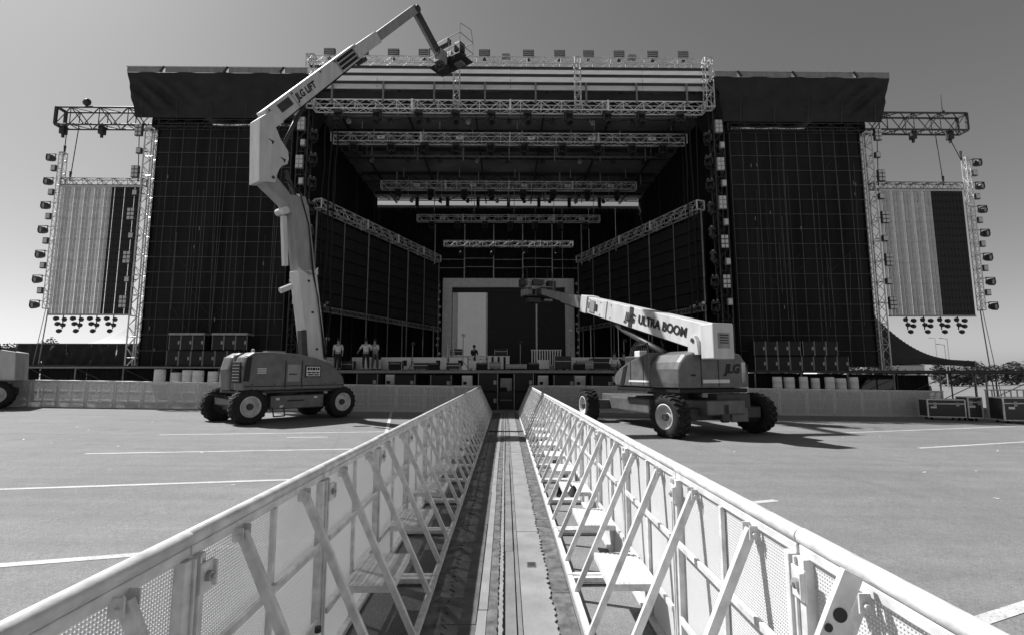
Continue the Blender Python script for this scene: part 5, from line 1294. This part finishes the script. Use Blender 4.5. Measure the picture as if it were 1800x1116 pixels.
    c = Q + d * 2.15; side_text('ULTRA BOOM', .4, t, c.x, yb + .29, c.z, slope, bold=.012, facing=1)
    c = Q + d * 3.95; side_text('JLG', .4, t, c.x, yb + .292, c.z - .02, slope, bold=.016, shear=.15, facing=1)
    m = MB(); m.prism([(-2.45, 2.3), (-2.0, 2.3), (-2.05, 2.7), (-2.17, 2.85), (-2.3, 2.85), (-2.4, 2.7)], yb + .29, yb + .40); fix_normals(m.build('pivot_lug', 'lift_cream', t, bevel=.01))
    MB().lathe([(0, 0), (.06, 0), (.06, .03), (0, .03)], 12, (-2.23, yb + .40, 2.72), (0, 1, 0)).build('pivot_pin', 'lift_dark', t)
    m = MB(); m.prism([(-2.3, 2.35), (-1.1, 2.35), (-1.3, 2.75), (-2.2, 2.6)], yb - .34, yb - .285); fix_normals(m.build('boom_bracket', 'lift_body', t))
    m = MB(); m.tube((-.9, yb, 2.2), (2.0, yb, 3.42), .12, 10); m.build('lift_cylinder', 'lift_dark', t, smooth=True)
    m = MB(); m.tube((.9, yb, 2.95), (2.4, yb, 3.58), .07, 10); m.build('cylinder_rod', 'alu', t, smooth=True)
    m = MB()
    for i in range(5): m.path([(-.4 + .25 * i, yb + .5 - .1 * i, 2.1), (-.2 + .3 * i, yb + .5 - .12 * i, 2.75 + .05 * i), (.3 + .3 * i, yb + .4 - .12 * i, 2.7), (.5 + .28 * i, yb + .4 - .1 * i, 2.3)], .035, 6)
    m.build('hoses', 'rubber', t)
    MB().bb(.2, 1.0, .2, .9, 1.36, 2.35).build('valve_box', 'lift_dark', t, bevel=.04)
    MB().bb(-.2, .1, .8, 1.1, 2.3, 2.5).build('ground_control', 'sign_white', t, bevel=.02)
    m = MB()
    for q in (-.1, -.02, .06): m.path([Q + d * .8 - up_ * .42 + Vector((0, q, 0)), Q + d * 3.2 - up_ * .43 + Vector((0, q, -.02)), Q + d * 7.3 - up_ * .36 + Vector((0, q, 0)), Q + d * 10 - up_ * .26 + Vector((0, q, 0)), Q + d * 12.4 - up_ * .2 + Vector((0, q, 0))], .02, 5)
    m.build('boom_hoses', 'rubber', t)
    for a in (.5, 1.2, 5.3, 6.1, 7.0):
        for o in (-.24, .24):
            q = Q + d * a + up_ * o; MB().lathe([(0, 0), (.03, 0), (.03, .012), (0, .012)], 8, (q.x, yb + .262, q.z), (0, 1, 0)).build('bolt', 'lift_grey', t)
    for a in (5.6, 7.3):
        q = [Q + d * a + up_ * .34, Q + d * a - up_ * .34, Q + d * (a + .04) - up_ * .34, Q + d * (a + .04) + up_ * .34]
        m = MB(); m.prism([(p.x, p.z) for p in q], yb + .255, yb + .275); m.build('weld_band', 'lift_grey', t)
    for x in (-.6, .1): MB().bb(x - .008, x + .008, 1.262, 1.272, 1.4, 2.2 - x * .12).build('seam', 'ink', t)
    for y in (-.12, .5): MB().bb(-2.312, -2.30, y - .008, y + .008, 1.4, 2.3).build('rear_seam', 'ink', t)
    MB().bb(-2.315, -2.30, .7, .85, 1.7, 1.75).build('rear_handle', 'ink', t)
    MB().lathe([(0, 0), (.07, 0), (.06, .12), (0, .14)], 10, (-1.6, -.9, 2.42), (0, 0, 1)).build('beacon', 'lamp_glass', t)
    e = Q + d * 12.6
    MB().box(e + Vector((.2, 0, .0)), (.6, .4, .4)).build('basket_mount', 'lift_dark', t, bevel=.03)
    basket(t, (e.x + .75, yb, e.z - .18), 1.5, .8, .85)
    return t
right_lift()

def side_machine():
    ox, oy = -23.0, 20.7
    t = thing('boom_lift', 'pale rear end of another boom lift cut off by the left picture edge', 'boom lift', (ox, oy, gz(ox)), R(210))
    pr = [(-2.05, 1.15), (-2.0, 2.35), (-1.45, 2.45), (-1.0, 1.9), (-1.15, 1.5), (-1.5, 1.15)]
    m = MB(); m.prism(pr, -.85, .85); fix_normals(m.build('counterweight', 'lift_cream', t, bevel=.04))
    MB().bb(-1.0, 1.6, -1.0, 1.0, .95, 1.6).build('engine_cover', 'lift_body', t, bevel=.08)
    MB().bb(-1.3, 1.4, -.9, .9, 1.62, 2.0).build('engine_top', 'lift_dark', t, bevel=.06)
    MB().bb(-1.9, 1.9, -.7, .7, .5, .84).build('chassis', 'lift_dark', t, bevel=.04)
    for x in (-1.62, 1.5):
        for s in (-1, 1): wheel(t, x, s * 1.0, .56, 1.12, .42, s)
    m = MB(); m.beam((-1.2, 0, 2.3), (3.5, 0, 2.75), .5, .55, (0, 1, 0)); m.build('boom', 'lift_cream', t, bevel=.02)
    m = MB()
    for i in range(7): m.path([(-1.5 + i * .3, .6, 2.0), (-1.4 + i * .35, .65, 2.7 + .1 * (i % 2)), (-1.0 + i * .35, .6, 2.5)], .04, 6)
    m.build('hoses', 'rubber', t)
    m = MB(); m.beam((-1.9, .5, 2.42), (-.3, .5, 2.62), .12, .12, (0, 1, 0)); m.build('cylinder', 'lift_dark', t)
side_machine()

# ------------------------------------------------------------------ flight cases on the right
def flight_case(label, x, y, rz, w, d, h):
    t = thing('flight_case', label, 'flight case', (x, y, gz(x)), rz)
    z0 = .14
    MB().bb(-w / 2, w / 2, 0, d, z0, h).build('panel_box', 'case_black', t)
    m = MB()
    for sx in (-1, 1):
        for yy in (0, d): m.box((sx * w / 2, yy, (z0 + h) / 2), (.045, .045, h - z0 + .02))
    for yy in (0, d):
        for z in (z0, h): m.box((0, yy, z), (w + .02, .04, .04))
    for sx in (-1, 1):
        for z in (z0, h): m.box((sx * w / 2, d / 2, z), (.04, d, .04))
    m.build('edging', 'alu', t)
    MB().bb(-w / 2 + .03, w / 2 - .03, -.012, -.001, z0 + (h - z0) * .74, z0 + (h - z0) * .74 + .035).build('lid_seam', 'alu', t)
    for q in (-.3, .3): MB().bb(w * q - .06, w * q + .06, -.022, -.0125, z0 + (h - z0) * .62, z0 + (h - z0) * .84).build('latch', 'alu_dull', t)
    MB().bb(-w * .42, -w * .42 + .22, -.01, -.001, z0 + (h - z0) * .5, z0 + (h - z0) * .6).build('case_label', 'sign_white', t)
    for sx in (-1, 1):
        for yy in (.12, d - .12):
            m = MB(); m.tube((sx * (w / 2 - .18) - .02, yy, .06), (sx * (w / 2 - .18) + .02, yy, .06), .06, 10); m.box((sx * (w / 2 - .18), yy, .115), (.05, .08, .035)); m.build('caster', 'rubber', t)
flight_case('low black flight case with bright metal edges at the right end of the cross row', 18.65, 20.6, R(-14), 1.35, .65, .86)
flight_case('tall narrow black flight case standing between two longer ones on the right', 19.65, 20.35, R(-8), .52, .6, .98)
flight_case('long black flight case with pale label at the right picture edge', 21.05, 19.35, R(-10), 2.1, .75, 1.02)
t = thing('steel_barrier', 'white upright bar barrier standing behind the long flight case', 'barrier', (22.2, 21.2, gz(22.2)))
for i in range(9): MB().tube((-1.2 + i * .28, 0, .25), (-1.2 + i * .28, 0, 1.3), .025, 6).build('upright', 'bar_white', t)
for z in (.25, 1.3): MB().tube((-1.25, 0, z), (1.1, 0, z), .03, 6).build('rail', 'bar_white', t)
for x in (-1.0, .9): MB().tube((x, -.3, .03), (x, .3, .03), .03, 6).build('foot', 'bar_white', t); MB().tube((x, 0, .03), (x, 0, .25), .03, 6).build('leg', 'bar_white', t)

# ------------------------------------------------------------------ background: car, trees, sheds, posts
def car(label, x, y, rz, m='car_paint', tall=1.0):
    t = thing('parked_car', label, 'car', (x, y, gz(x)), rz)
    lo = [(-2.3, .35), (-2.3, .85), (-2.1, .98), (-1.0, 1.02), (1.7, 1.05), (2.25, .98), (2.32, .6), (2.25, .35)]
    mb = MB(); mb.prism(lo, -.9, .9); fix_normals(mb.build('body', m, t, bevel=.08))
    hi = [(-1.05, 1.02), (-.45, 1.55 * tall), (1.5, 1.6 * tall), (2.1, 1.05)]
    mb = MB(); mb.prism(hi, -.78, .78); fix_normals(mb.build('cabin', 'glass_dark', t, bevel=.08))
    mb = MB(); mb.prism([(-.5, 1.53 * tall), (-.45, 1.6 * tall), (1.45, 1.66 * tall), (1.55, 1.6 * tall)], -.8, .8); fix_normals(mb.build('car_roof', m, t, bevel=.04))
    for wx in (-1.45, 1.45):
        for s in (-1, 1):
            w = MB(); w.lathe([(0, .11), (.2, .11), (.2, 0), (0, 0)], 12, (wx, s * .82, .34), (0, s, 0)); wo = w.build('wheel', 'alu_dull', t)
            w = MB(); w.lathe([(.2, .11), (.33, .1), (.34, 0), (.33, -.12), (.2, -.12)], 18, (wx, s * .82, .34), (0, s, 0)); w.build('tyre', 'rubber', wo, smooth=True)
    for s in (-1, 1): MB().box((-2.31, s * .65, .75), (.03, .3, .14)).build('headlight', 'lamp_glass', t)
    for s in (-1, 1): MB().box((2.31, s * .7, .85), (.03, .2, .2)).build('taillight', 'lift_grey', t)
car('dark parked car behind the cross row right of the speaker cabinets', 20.0, 27.2, R(8), 'car_paint', 1.1)
car('white parked van seen under the dark tent', 33.0, 52, R(20), 'white_plastic', 1.35)
car('grey parked car far behind the right handrail', 40.0, 58, R(-15), 'lift_grey', 1.1)
car('white parked car far off beside the right picture edge', 50.0, 63, R(10), 'white_plastic', 1.1)
car('black parked car far off beyond the right flight cases', 37.5, 46, R(5), 'car_paint', 1.0)

def tree(label, x, y, h, cr, trunk_h, dens=900, seed=0, leaf=.28):
    rnd = random.Random(seed)
    t = thing('tree', label, 'tree', (x, y, gz(x)), 0, 'trees on the horizon')
    m = MB(); m.tube((0, 0, -.1), (.1, 0, trunk_h), h * .03, 8, h * .018)
    ends = []
    for i in range(7):
        a = rnd.uniform(0, 6.28); q = Vector((math.cos(a) * cr * .6, math.sin(a) * cr * .6, trunk_h + (h - trunk_h) * rnd.uniform(.3, .85)))
        p = Vector((.1, 0, trunk_h * rnd.uniform(.75, 1))); m.tube(p, q, h * .012, 5, h * .004); ends.append(q)
    m.build('trunk', 'bark', t)
    c = MB(); cl = [(q, cr * rnd.uniform(.35, .6)) for q in ends] + ([(Vector((rnd.uniform(-.5, .5) * cr, rnd.uniform(-.5, .5) * cr, h * rnd.uniform(.25, .5))), cr * .5) for _ in range(5)] if cr > 2.3 else []) + [(Vector((0, 0, h - cr * .4)), cr * .45)]
    for k in range(dens):
        q, r_ = rnd.choice(cl)
        v = Vector((rnd.gauss(0, 1), rnd.gauss(0, 1), rnd.gauss(0, .8))).normalized() * r_ * rnd.uniform(.35, 1.1) + q
        n = Vector((rnd.gauss(0, 1), rnd.gauss(0, 1), rnd.gauss(0, 1) + .6)).normalized(); _, s_, u_ = ortho(n); L = leaf * rnd.uniform(.5, 1.2)
        c.add([v - s_ * L * .5, v + u_ * L * .35, v + s_ * L * .5, v - u_ * L * .35], [(0, 1, 2, 3)])
    c.build('crown', 'leaf', t)
TR = [(-86, 88, 6.0, 3.4, 1.2, 0), (-78, 90, 5.6, 3.2, 1.0, 1), (-72, 86, 6.6, 1.8, 2.6, 2), (-96, 92, 6.0, 3.6, 1.2, 3), (-64, 92, 5.2, 3.0, 1.0, 4), (-78, 84, 7.4, 1.4, 3.0, 5), (-62, 78, 6.4, 1.5, 2.8, 6),
      (58, 78, 3.2, 2.6, .5, 7), (66, 84, 3.7, 2.8, .5, 8), (74, 80, 3.3, 2.8, .5, 9), (84, 86, 4.1, 3.2, .6, 10), (92, 88, 3.8, 3.0, .5, 11), (49, 74, 2.9, 2.4, .4, 12), (43, 70, 2.6, 2.35, .4, 13), (100, 92, 4.0, 3.4, .6, 14)]
for i, (x, y, h, cr, th_, sd) in enumerate(TR):
    side = 'left' if x < 0 else 'right'
    tree('%s tree on the horizon at the %s picture edge, %s in that group' % ('slender' if cr < 2.3 else 'bushy', side, ORD[i if x < 0 else i - 7]), x, y, h, cr, th_, 3200 if cr > 2.3 else 260, sd, .5 if cr > 2.3 else .35)
def shed(label, x, y, w, d, h, rz=0):
    t = thing('low_building', label, 'building', (x, y, gz(x) - .02), rz)
    MB().bb(-w / 2, w / 2, 0, d, 0, h).build('wall', 'wall_pale', t)
    m = MB(); m.prism([(-w / 2 - .3, h + .01), (w / 2 + .3, h + .01), (0, h + w * .08)], -.3, d + .3); fix_normals(m.build('roof', 'roof_dark', t))
    for i in range(max(2, int(w / 3))):
        xx = -w / 2 + w * (i + .5) / max(2, int(w / 3)); wn_ = MB().bb(xx - .5, xx + .5, -.04, -.002, h * .4, h * .75).build('window', 'wall_pale', t); MB().bb(xx - .44, xx + .44, -.05, -.041, h * .43, h * .72).build('pane', 'glass_dark', wn_)
    MB().bb(-.5 - w * .3, .5 - w * .3, -.03, -.003, 0, h * .7).build('door', 'roof_dark', t)
shed('long low pale building far off beyond the right tent', 62, 104, 22, 10, 3.2, R(10))
shed('small pale building far off at the right picture edge', 96, 118, 12, 8, 4.0, R(-5))
shed('low pale building far off behind the left trees', -88, 118, 26, 10, 4.2, R(4))
for i, (x, y, h) in enumerate(((70, 76, 7.5), (64, 70, 6.2), (86, 96, 9))):
    t = thing('lamp_post', 'thin far lamp post right of the right screen, %s from the left' % ORD[(1, 0, 2)[i]], 'lamp post', (x, y, gz(x)), 0, 'far lamp posts on the right')
    MB().tube((0, 0, 0), (0, 0, h), .09, 6, .05).build('post', 'alu_dull', t); MB().beam((0, 0, h), (-1.0, 0, h + .15), .08, .06).build('arm', 'alu_dull', t); MB().box((-1.1, 0, h + .12), (.5, .2, .1)).build('lamp_head', 'alu_dull', t)
